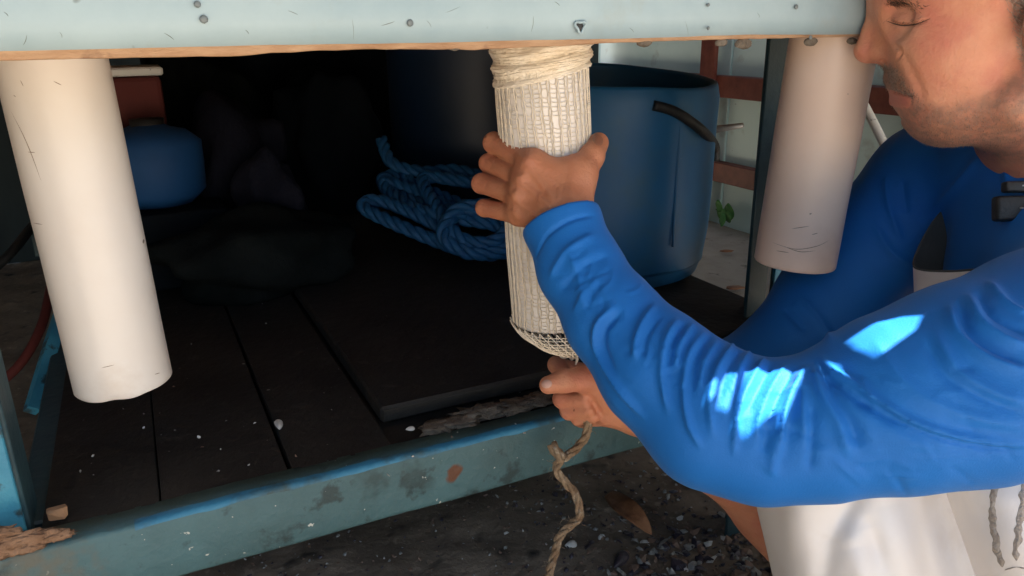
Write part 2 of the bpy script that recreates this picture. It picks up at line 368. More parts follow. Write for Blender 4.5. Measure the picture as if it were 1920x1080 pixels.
# ------------------------------------------------------------------ pale wall with red rails
wall = empty('wall', T(wu, wv, 0), 'pale blue-white panel wall with red-brown rails behind the drum', 'wall')
for k in range(7):                                      # wall panels
    a = wv - 2.6 + k * 0.9
    V, Fc = box(T(wu + 0.03, a + 0.45, 0.67), TAX, (0.02, 0.447, 0.69), 0.003); obj('panel', V, Fc, M_wall, wall, False)
def wall_hit(px, py):
    r = ray(px, py); t = (wu - CAM @ TU) / (r @ TU); return CAM + r * t
for (px, py, hh) in ((1420, 166, 0.038), (1400, 330, 0.036), (1500, -160, 0.04)):
    p = wall_hit(px, py); V, Fc = box(T(wu - 0.02, wv + 0.5, p[2]), TAX, (0.022, 3.0, hh), 0.003); obj('rail', V, Fc, M_rail, wall, False)
for px in (1350, 830, 1790):
    p = wall_hit(px, 120); V, Fc = box(T(wu - 0.052, uv(p)[1], 0.66), TAX, (0.011, 0.038, 0.66), 0.003); obj('post', V, Fc, M_rail, wall, False)

M_board = mat('dark_teal_boards', (0.016, 0.030, 0.034), (0.03, 0.05, 0.055), 6, 0.7, 0.5, 40, stretch=(1, 1, 0.3))
def board_wall(name, a, b, h, label):
    a = np.array(a); b = np.array(b); d = b - a; L = np.linalg.norm(d); d = d / L; nn = np.array([-d[1], d[0], 0]); o = empty(name, (a + b) / 2, label, 'wall'); n = int(L / 0.18)
    for i in range(n):
        V, Fc = box(a + d * (i + .5) * L / n + np.array([0, 0, h / 2]) + nn * random.uniform(-.004, .004), (d, nn, TZ), (L / n / 2 - .002, 0.011, h / 2), 0.003); obj('board', V, Fc, M_board, o, False)
board_wall('light_block_wall', T(-2.0, 3.1, 0), T(wu - 0.05, 3.1, 0), 1.36, 'dark teal board wall added behind the table to block light from the back')  # wall added to close off light from behind
board_wall('light_block_wall', T(-1.55, -2.0, 0), T(-1.55, 3.0, 0), 1.36, 'dark teal board wall added left of the table to block light from that side')  # wall added, and run well forward, to cut light from the left

# ------------------------------------------------------------------ work table
PZ = CAM[2] - 0.40; LZ = CAM[2] - 0.0138
LV = 0.624 * math.cos(TA); BV = 0.724 * math.cos(TA)    # v of the lip and of the lower beam
u0 = uv(on_z(75, 975, PZ))[0]; u1 = 0.80
LU0, LU1 = -0.75, 1.35
table = empty('work_table', T(0.1, BV, 0), 'low metal-edged work table on a worn blue steel frame', 'table')
# sheet metal edge: dented, with a rolled bottom
nu, nv = 260, 16; V = []; 
for j in range(nv):
    for i in range(nu):
        u_ = LU0 + (LU1 - LU0) * i / (nu - 1); f = j / (nv - 1)
        z_ = LZ + 0.0065 + 0.12 * f; d = 0.0022 * nz(u_, z_, 1, 9) + 0.0012 * nz(u_, z_, 2, 26)
        wave = 0.0016 * nz(u_, 0, 4, 7) * (1 - f) + 0.0004 * nz(u_, 0, 5, 40) * (1 - f)
        if j == 0: V.append(T(u_, LV + 0.008 + d, z_ - 0.001 + wave))
        elif j == 1: V.append(T(u_, LV + 0.003 + d, z_ - 0.0095 + wave + 0.0005))
        else: V.append(T(u_, LV + d - 0.002 * math.exp(-(f / 0.12) ** 2), z_ + wave))
Fc = [(j * nu + i, j * nu + i + 1, (j + 1) * nu + i + 1, (j + 1) * nu + i) for j in range(nv - 1) for i in range(nu - 1)]
edge = obj('metal_edge', V, Fc, M_metal, table)
def lip_hit(px, py, off=0.0):
    r = ray(px, py); t = (LV + off - CAM @ TV) / (r @ TV); return CAM + r * t
for (px, py, rr) in ((382, 36, 0.0027), (769, 43, 0.0026), (1328, 53, 0.0016), (1520, 70, 0.0020), (1493, 13, 0.0022), (370, 8, 0.0022), (1328, 9, 0.0016)):
    p = lip_hit(px, py, -0.0022); V, Fc = blob(p, (rr, 0.0012, rr), 2, 0.12, 2, TAX, px); obj('bolt', V, Fc, M_hole, edge)
p = lip_hit(1087, 50, -0.001)
mb = MB(); V, Fc = tube([p + 0.0042 * (1 + 0.25 * math.sin(3 * a)) * (math.cos(a) * TU + math.sin(a) * TZ) - TV * (0.0012 + 0.0008 * math.sin(2 * a)) for a in np.linspace(0, 6.283, 20)[:-1]], 0.0011, 6, closed=True); mb.add(V, Fc)
mb.build('torn_hole_rim', M_metal, edge); V, Fc = blob(p, (0.0033, 0.0008, 0.0036), 2, 0.2, 2, TAX); obj('torn_hole', V, Fc, M_black, edge)
# raw wooden batten under it, ragged along the bottom
nu = 320; V = []
for i in range(nu):
    u_ = LU0 + (LU1 - LU0) * i / (nu - 1); px = 960 + F * (T(u_, LV, LZ) - CAM) @ RIGHT / ((T(u_, LV, LZ) - CAM) @ FWD)
    thick = np.interp(px, [-200, 0, 380, 420, 560, 700, 900, 1050, 1150, 1300], [0.0050, 0.0046, 0.0050, 0.0058, 0.0034, 0.0030, 0.0052, 0.0042, 0.0026, 0.0020])
    zb = LZ - thick + 0.0045 + 0.0006 * nz(u_, 0, 9, 60) + 0.0003 * nz(u_, 0, 2, 160)
    for (vv, zz) in ((0.005, LZ + 0.03), (0.0045, zb + 0.001), (0.0065, zb), (0.026, zb + 0.0006), (0.026, LZ + 0.03)): V.append(T(u_, LV + vv, zz))
Fc = [(i * 5 + j, (i + 1) * 5 + j, (i + 1) * 5 + j + 1, i * 5 + j + 1) for i in range(nu - 1) for j in range(4)]
obj('wood_batten', V, Fc, M_wood, table)
for (px, py, s) in ((1208, 88, 1.0), (1352, 88, 0.9), (1394, 90, 1.3), (1520, 86, 1.1), (1598, 85, 0.9), (852, 97, 0.7), (688, 95, 0.5)):
    p = lip_hit(px, py - 8, 0.008); V, Fc = blob(p, (0.0080 * s, 0.003, 0.0038 * s), 2, 0.25, 2, TAX, px); obj('timber_lug', V, Fc, M_mud, table)
V, Fc = box(T((LU0 + LU1) / 2, LV + 0.03 + 0.68, LZ + 0.06), TAX, ((LU1 - LU0) / 2 - 0.01, 0.675, 0.05), 0.004); obj('table_top', V, Fc, [M_ply], table, False)
# lower frame: front beam as a channel, side beams, planks
bl = (u1 - u0) / 2 + 0.12; bc = (u0 + u1) / 2 - 0.10
nb_ = 240; V = []
prof = [(0.030, -0.006), (0.030, 0.0), (0.004, 0.0), (0.0012, -0.0012), (0.0, -0.004), (0.0, -0.060), (0.0012, -0.0635), (0.03, -0.065), (0.03, -0.06)]
for i in range(nb_):
    u_ = bc - bl + 2 * bl * i / (nb_ - 1)
    for (vv, zz) in prof: V.append(T(u_, BV + vv + 0.0012 * nz(u_, zz * 10, 3, 10), PZ + zz + 0.0010 * nz(u_, 0, 6, 9) + 0.0005 * nz(u_, 0, 8, 70)))
k = len(prof); Fc = [(i * k + j, (i + 1) * k + j, (i + 1) * k + j + 1, i * k + j + 1) for i in range(nb_ - 1) for j in range(k - 1)]
beam = obj('front_beam', V, Fc, M_bluepaint, table)
# worn bright blue line along the beam's top and rust patch: paint and stains with places of their own
def spot(m, p, r, colour, sharp=0.35, nscale=40, axis=None):
    n = m.node_tree.nodes; L = m.node_tree.links
    tc = n.new('ShaderNodeTexCoord'); d = n.new('ShaderNodeVectorMath'); d.operation = 'DISTANCE'; d.inputs[1].default_value = tuple(p - np.array(table.location))
    nn = n.new('ShaderNodeTexNoise'); nn.inputs['Scale'].default_value = nscale; L.new(tc.outputs['Object'], nn.inputs['Vector']); L.new(tc.outputs['Object'], d.inputs[0])
    ad = n.new('ShaderNodeMath'); ad.operation = 'MULTIPLY_ADD'; L.new(nn.outputs['Fac'], ad.inputs[0]); ad.inputs[1].default_value = r * 2.4; L.new(d.outputs['Value'], ad.inputs[2])
    mr = n.new('ShaderNodeMapRange'); mr.inputs[1].default_value = r * 2.15; mr.inputs[2].default_value = r * (2.15 - sharp); L.new(ad.outputs[0], mr.inputs[0]); add_mix(m, mr.outputs[0], colour)
def beam_hit(px, py):
    r = ray(px, py); t = (BV - CAM @ TV) / (r @ TV); return CAM + r * t
spot(M_bluepaint, beam_hit(850, 886), 0.009, (0.11, 0.042, 0.02))
for (px, py, rr) in ((60, 1045, 0.05), (780, 890, 0.022), (700, 905, 0.02)): spot(M_bluepaint, beam_hit(px, py), rr, (0.10, 0.105, 0.085) if px < 100 else (0.028, 0.062, 0.066), 0.9, 70)
for (ua, ub, px0) in ((560, 1040, 0), (1010, 1100, 1)):
    a = uv(beam_hit(ua, 880))[0]; b = uv(beam_hit(ub, 800))[0]
V = []; a = uv(beam_hit(250, 975))[0]; b = uv(beam_hit(1240, 760))[0]; n_ = 120
for i in range(n_):                                     # paint skin left along the arris
    u_ = a + (b - a) * i / (n_ - 1); wv_ = 0.0035 + 0.0035 * max(0, nz(u_, 0, 11, 22) + 0.25) + 0.001 * nz(u_, 1, 2, 90); dn = 0.003 + 0.0045 * max(0, nz(u_, 4, 1, 30))
    for (vv, zz) in ((wv_ + 0.004, 0.0012), (0.002, 0.0012), (-0.0012, -0.002), (-0.0012, -dn)): V.append(T(u_, BV + vv + 0.0012 * nz(u_, 0, 3, 10), PZ + zz + 0.0010 * nz(u_, 0, 6, 9)))
obj('paint_skin', V, [(i * 4 + j, (i + 1) * 4 + j, (i + 1) * 4 + j + 1, i * 4 + j + 1) for i in range(n_ - 1) for j in range(3)], M_arris, table)
for u_ in (u0 - 0.005, u1):                              # side beams
    V, Fc = box(T(u_, BV + 0.66, PZ - 0.030), TAX, (0.016, 0.61, 0.026), 0.002); obj('side_beam', V, Fc, M_legdark, table, False)
V, Fc = box(T(bc + 0.05, BV + 1.27, PZ - 0.030), TAX, (bl - 0.06, 0.016, 0.026), 0.002); obj('rear_beam', V, Fc, M_legdark, table, False)
cuts = [uv(on_z(78, 975, PZ))[0], uv(on_z(300, 925, PZ))[0], uv(on_z(546, 878, PZ))[0], uv(on_z(715, 800, PZ))[0]]
ed = cuts + [u1 - 0.02]
for k in range(3):
    g = 0.0006 if k != 2 else 0.0012
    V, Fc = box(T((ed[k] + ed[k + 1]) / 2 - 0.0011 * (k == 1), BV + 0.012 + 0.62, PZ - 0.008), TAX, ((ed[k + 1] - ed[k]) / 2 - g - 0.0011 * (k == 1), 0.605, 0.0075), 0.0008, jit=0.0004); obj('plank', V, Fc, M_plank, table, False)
V, Fc = box(T((ed[0] + u1) / 2, BV + 0.65, PZ - 0.032), TAX, ((u1 - ed[0]) / 2 - 0.02, 0.58, 0.004), 0.001); obj('gap_dark_board', V, Fc, M_tarp, table, False)  # dark board added so the plank gaps stay dark
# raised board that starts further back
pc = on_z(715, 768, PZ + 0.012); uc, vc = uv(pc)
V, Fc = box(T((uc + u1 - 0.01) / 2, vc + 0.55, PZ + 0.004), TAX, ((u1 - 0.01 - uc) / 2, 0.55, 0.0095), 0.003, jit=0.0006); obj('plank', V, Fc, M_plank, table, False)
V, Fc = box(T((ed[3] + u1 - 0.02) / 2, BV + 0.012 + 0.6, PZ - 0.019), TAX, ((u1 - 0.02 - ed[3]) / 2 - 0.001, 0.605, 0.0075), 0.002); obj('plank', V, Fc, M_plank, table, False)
# legs: angle iron
def angle_leg(u_, v_, z0, z1, wd, m1, m2, flip=1):
    mbv, mf = box(T(u_ + flip * wd / 2, v_, (z0 + z1) / 2), TAX, (wd / 2, 0.003, (z1 - z0) / 2), 0.001)
    lg = obj('leg', mbv, mf, m1, table, False)
    mbv, mf = box(T(u_ + (wd if flip > 0 else 0), v_ + wd / 2 + 0.0034, (z0 + z1) / 2), TAX, (0.003, wd / 2, (z1 - z0) / 2), 0.001); obj('flange', mbv, mf, m2, lg, False)
ul, vl = uv(on_z(58, 980, PZ))
angle_leg(ul - 0.002, BV + 0.034, 0, LZ, 0.05, M_bluebright, M_legdark, -1)
lp = on_z(1392, 612, PZ); ur, vr = uv(lp)
angle_leg(ur + 0.002, vr, 0, LZ + 0.01, 0.034, M_legdark, M_legdark, 1)
p_ = W(1457, 560, 1.16); angle_leg(uv(p_)[0] - 0.012, uv(p_)[1], 0, LZ + 0.01, 0.03, M_bluebright, M_legdark, 1)
angle_leg(u0, BV + 1.25, 0, LZ + 0.01, 0.045, M_bluebright, M_legdark, 1)
angle_leg(u1, BV + 1.25, 0, LZ + 0.01, 0.045, M_legdark, M_legdark, -1)
V, Fc = tube([W(60, 770, .98), W(98, 640, 1.05), W(150, 480, 1.2)], 0.011, 4); obj('brace', V, Fc, M_bluebright, table, False)
# mud and rust lying on the beam
for (px, py, rx, h, m, nm) in ((905, 772, 0.030, 0.009, M_mud, 'mud_crust'), (860, 790, 0.024, 0.006, M_mud, 'mud_crust'), (820, 800, 0.018, 0.005, M_mud, 'mud_crust'), (965, 762, 0.026, 0.006, M_mud, 'mud_crust'), (1010, 750, 0.02, 0.005, M_mud, 'mud_crust')):
    c = on_z(px, py, PZ); V, Fc = blob(c, (rx, 0.015, h * 0.6), 3, 0.9, 3.5, TAX, px); obj(nm, V, Fc, m, table)
for (px, py, rx, h) in ((20, 1015, 0.022, 0.008), (70, 1008, 0.020, 0.006), (110, 1003, 0.012, 0.004), (-10, 1030, 0.02, 0.01), (45, 1028, 0.016, 0.004), (0, 1000, 0.014, 0.005)):
    p = beam_hit(px, py) - TV * 0.001; V, Fc = blob(p, (rx, 0.003, h), 3, 0.9, 3, TAX, px); obj('rust_flake', V, Fc, M_rust, table)

# ------------------------------------------------------------------ pipes
def pipe(name, top, bot, r, label, cutn=0.0, m=None):
    t = np.array(top); b = np.array(bot); o = empty(name, b, label, 'pipe', 'white pipes under the table top')
    n = 72; V = []; ax = (t - b) / np.linalg.norm(t - b); e1 = np.cross(ax, [0, 1, 0]); e1 /= np.linalg.norm(e1); e2 = np.cross(ax, e1)
    L = np.linalg.norm(t - b); rows = [(r, L)] + [(r, L * f) for f in np.linspace(0.95, 0.02, 30)] + [(r, 0.0012), (r - 0.0007, 0), (r - 0.0030, 0), (r - 0.0035, 0.001), (r - 0.0035, L)]
    for (rr, z) in rows:
        for j in range(n):
            a = 2 * math.pi * j / n; zc = z + (cutn * nz(math.cos(a), math.sin(a), b[0], 2.2) if z < 0.01 else 0)
            V.append(b + ax * zc + (rr + 0.0004 * nz(math.cos(a) + b[0], math.sin(a), z * 12, 1.5)) * (math.cos(a) * e1 + math.sin(a) * e2))
    k = len(rows); Fc = [(i * n + j, i * n + (j + 1) % n, (i + 1) * n + (j + 1) % n, (i + 1) * n + j) for i in range(k - 1) for j in range(n)]
    obj('tube_wall', V, Fc, m or M_pvc, o); return o
def pipe_axis(px1, py1, px2, py2, zd):                  # vertical pipe through two pixels' mean line
    p = W((px1 + px2) / 2, (py1 + py2) / 2, zd); return p
pL = W(165, 400, 0.728); bz = CAM[2] - 0.334
pipe('pvc_pipe', (pL[0] - 0.007, pL[1], LZ + 0.02), (pL[0] + 0.004, pL[1], bz), 0.0455, 'bare white plastic pipe hanging from the left end of the table', 0.0022)
pC = W(1027, 350, 0.777); pbz = CAM[2] - 0.292
SHR = 0.055
pipe('pvc_pipe', (pC[0] - 0.5 * SHR * (LZ - pbz) - SHR * 0.02, pC[1], LZ + 0.02), (pC[0] + 0.5 * SHR * (LZ - pbz), pC[1], pbz), 0.0435, 'white plastic pipe sheathed in a knitted cotton net')
pR = W(1528, 290, 0.85)
bR = W(1484, 484, 0.85); bR[1] = pR[1]
pipe('pvc_pipe', (pR[0] + 0.008, pR[1], LZ + 0.02), (pR[0] - 0.010, pR[1], bR[2] - 0.016), 0.0448, 'scratched white plastic pipe hanging beside the man\'s face', 0.0, M_pvc2)

def bvh_of(o): 
    off = root_of(o).location; return BVHTree.FromPolygons([tuple(v.co + off) for v in o.data.vertices], [tuple(p.vertices) for p in o.data.polygons])
def scratch(o, bv, pts, r, m, name='scratch'):
    P = []
    for x, y in spline(pts, 5 * len(pts)):
        h = bv.ray_cast(Vector(CAM), Vector(ray(x, y)).normalized())
        if h[0] is not None: P.append(np.array(h[0]) + 0.25 * r * np.array(h[1]))
    if len(P) > 3:
        n = len(P); V, Fc = tube(P, r * np.sin(np.linspace(0.25, 2.9, n)), 4); obj(name, V, Fc, m, o)
M_scr = mat('scratch_grime', (0.26, 0.19, 0.14), None, rough=0.9)
M_scr2 = mat('metal_scratch_grime', (0.17, 0.19, 0.17), None, rough=0.9)
pipes = [o for o in COL.objects if o.name.startswith('tube_wall')]
bv = bvh_of(pipes[0])
for pts in ([(20, 208), (42, 250), (60, 292), (78, 342)], [(62, 418), (80, 421)], [(38, 150), (44, 162)], [(100, 152), (116, 160)], [(25, 178), (30, 182)], [(52, 285), (66, 286)], [(190, 690), (215, 684)], [(290, 702), (300, 699)]): scratch(pipes[0], bv, pts, 0.00045, M_scr)
bv = bvh_of(pipes[2])
for pts in ([(1446, 454), (1490, 467), (1530, 462), (1556, 450)], [(1484, 429), (1518, 424)], [(1470, 462), (1500, 472), (1530, 470)], [(1455, 470), (1480, 474)], [(1522, 440), (1534, 437)]): scratch(pipes[2], bv, pts, 0.00055, M_scr)
bv = bvh_of(edge)
for (x, y, a, L) in [(50, 66, 1.9, 20), (112, 60, 1.2, 12), (308, 62, .6, 22), (660, 35, 1.5, 40), (800, 38, 1.0, 16), (715, 48, -.3, 26), (835, 24, -.4, 30), (1000, 30, 1.7, 30), (1285, 40, 1.4, 34), (1180, 52, .8, 12), (1040, 3, .7, 12), (540, 20, .4, 20), (460, 56, .9, 10), (1420, 24, 1.2, 10), (7, 22, .8, 12)]:
    scratch(edge, bv, [(x, y), (x + L * .5 * math.cos(a) + 1.5, y + L * .5 * math.sin(a)), (x + L * math.cos(a), y + L * math.sin(a))], random.uniform(0.00012, 0.00024), M_scr2)

# ------------------------------------------------------------------ net sock on the middle pipe
net = empty('net_sock', (pC[0], pC[1], pbz), 'cream cotton net sock pulled over the middle pipe and tied shut', 'net')
KN = W(1074, 662, 0.80)
NW = 34; rN = 0.0452
def net_pt(a, s):                                       # s: metres below the bunched top
    ztop = LZ - 0.022; Lp = ztop - pbz
    z = ztop - s
    if s < Lp:
        c = np.array([pC[0], pC[1]]); r = rN + 0.0009 * nz(math.cos(a) * 2, math.sin(a) * 2, s * 14, 1)
        tw = a + 0.10 * math.sin(s * 9) + 0.05 * nz(a, s * 10, 3, 1)
        return np.array([c[0] + SHR * (LZ - z - 0.5 * (LZ - pbz)) + r * math.cos(tw), c[1] + r * math.sin(tw), z])
    f = min((s - Lp) / 0.062, 1.0)
    b = np.array([pC[0] + 0.5 * SHR * (LZ - pbz), pC[1], pbz]); c = b + (KN - b) * f; r = rN * (max(0.0, 1 - f * f) ** 0.6) + 0.0022 + 0.003 * (1 - f) * f * nz(a * 1.5, f * 4, 1, 1) * 4
    tw = a + 0.10 * math.sin(Lp * 9)
    return np.array([c[0] + r * math.cos(tw), c[1] + r * math.sin(tw), c[2] + 0.0 ])
Lp = LZ - 0.022 - pbz; Ltot = Lp + 0.062
mbw = MB(); mbr = MB(); mbl = MB(); mblr = MB()
ss = np.arange(0, Lp, 0.0040); ss2 = np.linspace(Lp, Ltot, 11)
for i in range(NW):
    a0 = 2 * math.pi * i / NW
    for q in (-1, 1):
        pts = [net_pt(a0 + q * (0.022 + 0.012 * math.sin(k * 2.1 + i)) + 0.03 * nz(i * 3.1, s * 30, 0, 1) + 0.02 * nz(i * 3.1, s * 90, q, 1), s) for k, s in enumerate(ss)]
        V, Fc = tube(pts, 0.00066, 3, False); mbw.add(V, Fc)
    for k, s in enumerate(ss[:-1]):
        if (i * 7 + k) % 23 == 0 or nz(i * 1.7, k * 0.4, 2, 1) > 0.32: continue
        p0 = net_pt(a0 + 0.02, s + 0.0016 * nz(i, k, 1, 1.3)); p1 = net_pt(a0 + 2 * math.pi / NW - 0.02, s + 0.0016 * nz(i + 9, k, 1, 1.3)); pm = net_pt(a0 + math.pi / NW, s + 0.0006)
        V, Fc = tube([p0, pm, p1], 0.00034, 3, False); mbr.add(V, Fc)
    pts = [net_pt(a0 + 0.35 * ((s - Lp) / 0.062), s) for s in ss2]; V, Fc = tube(pts, 0.00085, 4, False); mbl.add(V, Fc)
    pts = [net_pt(a0 - 0.35 * ((s - Lp) / 0.062), s) for s in ss2[:9]]; V, Fc = tube(pts, 0.0006, 4, False); mblr.add(V, Fc)
for s in ss2[1:8]:
    V, Fc = tube([net_pt(a, s + 0.002 * nz(a * 2, s * 90, 4, 1)) for a in np.linspace(0, 6.2832, 80)[:-1]], 0.0006, 4, closed=True); mblr.add(V, Fc)
tag(mbw.build('wale_threads', M_net, net), kind='stuff'); tag(mbr.build('cross_threads', M_net, net), kind='stuff')
tag(mbl.build('tapered_mesh', M_net, net), kind='stuff'); tag(mblr.build('tapered_cross_threads', M_net, net), kind='stuff')
V = []; n = 160; rows = 44                              # bunched roll under the table edge
for j in range(rows):
    f = j / (rows - 1)
    for i in range(n):
        a = 2 * math.pi * i / n; tilt = 0.011 * math.cos(a - 3.3)
        rr = 0.0462 + 0.0030 * (1 - f) + 0.0024 * math.sin(f * 21 + 2.2 * nz(a * 1.3, f * 3, 2, 1) + 0.8 * math.sin(a)) * (1 - 0.5 * f) + 0.0012 * nz(a * 9, f * 22, 1, 1)
        if j == rows - 1: rr = 0.0445
        V.append((pC[0] - 0.006 + rr * math.cos(a), pC[1] + rr * math.sin(a), LZ + 0.014 - f * (0.044 + tilt * 0.9)))
Fc = [(j * n + i, j * n + (i + 1) % n, (j + 1) * n + (i + 1) % n, (j + 1) * n + i) for j in range(rows - 1) for i in range(n)]
obj('bunched_cuff', V, Fc, M_net, net)
mbt = MB()
for q in range(18):
    f0 = q / 18 * 0.95; ph = rng.uniform(0, 6.28); pts = []
    for a in np.linspace(0, 6.2832, 90)[:-1]:
        f = f0 + 0.02 * math.sin(2 * a + ph) + 0.03 * nz(a * 2, q, 1, 1); tilt = 0.011 * math.cos(a - 3.3)
        rr = 0.0466 + 0.0030 * (1 - f) + 0.0024 * math.sin(f * 21 + 2.2 * nz(a * 1.3, f * 3, 2, 1) + 0.8 * math.sin(a)) * (1 - 0.5 * f) + 0.0012 * nz(a * 14, q, 5, 1)
        pts.append((pC[0] - 0.006 + rr * math.cos(a), pC[1] + rr * math.sin(a), LZ + 0.014 - f * (0.044 + tilt * 0.9)))
    V, Fc = tube(pts, 0.00035, 3, closed=True); mbt.add(V, Fc)
tag(mbt.build('bunched_threads', M_net, net), kind='stuff')
V, Fc = blob(KN, (0.0062, 0.006, 0.007), 3, 0.6, 2.5); kn = obj('knot', V, Fc, M_net, net)
V, Fc = tube(spline([KN, W(1082, 672, .795), W(1079, 684, .793)], 8), np.linspace(0.0028, 0.0008, 8), 6); obj('knot_tail', V, Fc, M_net, kn)
V, Fc = tube(spline([KN, W(1056, 669, .80), W(1050, 664, .80)], 8), np.linspace(0.0032, 0.0014, 8), 6); obj('knot_tail', V, Fc, M_net, kn)

# ------------------------------------------------------------------ drums, hose, rod
cD = on_z(1122, 640, PZ + 0.002); 
def drum(name, c, r, h, m, label, wave=0.0):
    o = empty(name, c, label, 'drum')
    prof = [(0.0, 0.004), (r * 0.80, 0.002), (r * 0.90, 0.010), (r * 0.965, 0.035), (r, 0.08), (r * 1.005, h * 0.45), (r * 1.0, h * 0.8), (r * 1.012, h * 0.93), (r * 0.995, h * 0.985), (r * 0.985, h), (r * 0.965, h), (r * 0.955, h * 0.98), (r * 0.96, h * 0.5), (r * 0.95, 0.03), (0, 0.02)]
    V, Fc = lathe(prof, c, 72, jit=lambda t, z: 0.006 * nz(math.cos(t), math.sin(t), z * 3 + c[0] * 9, 1.3) * (z > 0.03) * wave)
    V = [(x, y, z + ((0.008 * nz(x * 6, y * 6, 1, 1) + wave * (0.020 * (y - c[1] + r * 0.6) / r * (0.75 - 0.5 * (x - c[0]) / r) if y - c[1] > -r * 0.6 else 0)) * min(1, (z - c[2] - h * 0.85) / (h * 0.13)) if z - c[2] > h * 0.85 else 0)) for x, y, z in V]
    obj('shell', V, Fc, m, o); return o
dc = W(1140, 380, 1.26); dr = 0.168
dtop = CAM[2] - 0.080
d1 = drum('blue_drum', (dc[0], dc[1] + 0.02, PZ + 0.014), dr, dtop - PZ - 0.014, M_drum, 'open blue plastic drum with a black hose over its side', 1.0)
V, Fc = tube([np.array([dc[0] + (dr + 0.002) * math.sin(-.05 + .55), dc[1] + 0.02 - (dr + 0.002) * math.cos(-.05 + .55), z]) for z in np.linspace(PZ + 0.09, dtop - 0.05, 12)], 0.002, 4); obj('mould_seam', V, Fc, M_drum, d1)
d2c = W(905, 250, 1.72)
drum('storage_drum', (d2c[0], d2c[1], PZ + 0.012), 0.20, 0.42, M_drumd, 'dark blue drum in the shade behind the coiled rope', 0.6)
def on_drum(px, py, off):
    r = ray(px, py); o = CAM - np.array([dc[0], dc[1] + 0.02, 0]); a = r[0] ** 2 + r[1] ** 2; b = 2 * (o[0] * r[0] + o[1] * r[1]); c = o[0] ** 2 + o[1] ** 2 - (dr + off) ** 2
    D = b * b - 4 * a * c
    t = (-b - math.sqrt(D)) / (2 * a) if D > 0 else -b / (2 * a); return CAM + r * t
hp = [on_drum(x, y, 0.008) for x, y in ((1226, 198), (1262, 208), (1295, 228), (1322, 250))] + [W(1340, 272, 1.25), W(1341, 300, 1.27)]
V, Fc = tube(spline(hp, 40), 0.0072, 10); tag(obj('black_hose', V, Fc, M_black), 'short black rubber hose lying curved against the blue drum', 'hose')
V, Fc = tube([W(1300, 246, 1.62), W(1345, 242, 1.6), W(1393, 235, 1.56)], [0.009, 0.008, 0.005], 10); tag(obj('metal_rod', V, Fc, M_steel), 'grey metal rod end poking out behind the blue drum', 'rod')
V, Fc = tube(spline([W(1600, 160, 1.5), W(1630, 215, 1.48), W(1660, 275, 1.46), W(1720, 400, 1.42), W(1800, 560, 1.38)], 20), 0.0085, 10, ); tag(obj('white_stick', V, Fc, M_white), 'chipped white stick leaning between the right pipe and the man', 'stick')

# ------------------------------------------------------------------ blue rope coil
def rope3(path, r, m, turns_per_m=16, n=None):
    P = np.array(path); d = np.r_[0, np.cumsum(np.linalg.norm(np.diff(P, axis=0), axis=1))]; n = n or int(d[-1] / 0.005)
    P = np.stack([np.interp(np.linspace(0, d[-1], n), d, P[:, k]) for k in range(3)], 1); L = np.linspace(0, d[-1], n)
    tan = np.gradient(P, axis=0); tan /= np.linalg.norm(tan, axis=1)[:, None] + 1e-9; a = np.cross(tan[0], [0.3, 0.2, 1.0]); A = []
    for t in tan: a = a - t * (a @ t); a /= np.linalg.norm(a) + 1e-9; A.append(a)
    A = np.array(A); B = np.cross(tan, A); out = MB()
    for s in range(3):
        th = L * turns_per_m * 2 * math.pi + s * 2.0944
        V, Fc = tube(P + r * 0.52 * (np.cos(th)[:, None] * A + np.sin(th)[:, None] * B), r * 0.56, 7); out.add(V, Fc)
    return out
zr = 1.34
rp = []
def loop_pts(pts, jit=0.0): return [W(x, y, z) for x, y, z in pts]
ctrl = [(716, 262, 1.50), (735, 305, 1.46), (790, 322, 1.44), (860, 320, 1.42), (930, 345, 1.40), (960, 400, 1.36), (900, 395, 1.36), (820, 365, 1.40), (745, 330, 1.46), (716, 340, 1.46), (760, 372, 1.40), (840, 395, 1.34), (930, 415, 1.32), (968, 455, 1.30), (930, 476, 1.28), (860, 466, 1.28), (770, 432, 1.30), (690, 395, 1.34), (682, 380, 1.36), (720, 378, 1.36), (800, 412, 1.32), (850, 440, 1.29),
        (838, 420, 1.27), (860, 392, 1.28), (920, 385, 1.30), (962, 400, 1.31), (968, 440, 1.29), (940, 470, 1.265), (880, 474, 1.255), (835, 450, 1.255), (838, 415, 1.27), (875, 398, 1.29), (930, 402, 1.30), (950, 430, 1.28), (920, 455, 1.262), (870, 450, 1.262)]
ctrl = ctrl + [(840, 420, 1.28)] + [(x + random.uniform(-10, 12), y + 14 + random.uniform(-5, 6), z - 0.035) for x, y, z in ctrl[2:14]]
mb = rope3(spline(loop_pts(ctrl), 620), 0.0118, M_rope, 14)
tag(mb.build('rope_coil', M_rope), 'coiled blue twisted rope lying in the shade beside the drum', 'rope')

# ------------------------------------------------------------------ things in the dark under the table
c = W(290, 320, 1.30)
JZ = W(300, 398, 1.24)[2]
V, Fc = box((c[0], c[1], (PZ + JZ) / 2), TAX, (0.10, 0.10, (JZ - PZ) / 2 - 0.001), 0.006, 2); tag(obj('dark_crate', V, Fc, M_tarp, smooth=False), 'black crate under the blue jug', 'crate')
jug = empty('blue_jug', (c[0], c[1], JZ), 'rounded blue plastic jug in the shade behind the left pipe', 'jug')
gh = c[2] + 0.072 - JZ
V, Fc = lathe([(0.0, 0.0), (0.06, 0.0), (0.082, 0.02), (0.085, gh * 0.5), (0.083, gh * 0.8), (0.06, gh * 0.95), (0.035, gh), (0.022, gh + 0.006), (0.0, gh + 0.006)], (c[0], c[1], JZ), 40, jit=lambda t, z: 0.01 * nz(math.cos(t), math.sin(t), z * 8, 1.2)); obj('jug_body', V, Fc, M_bluejug, jug)
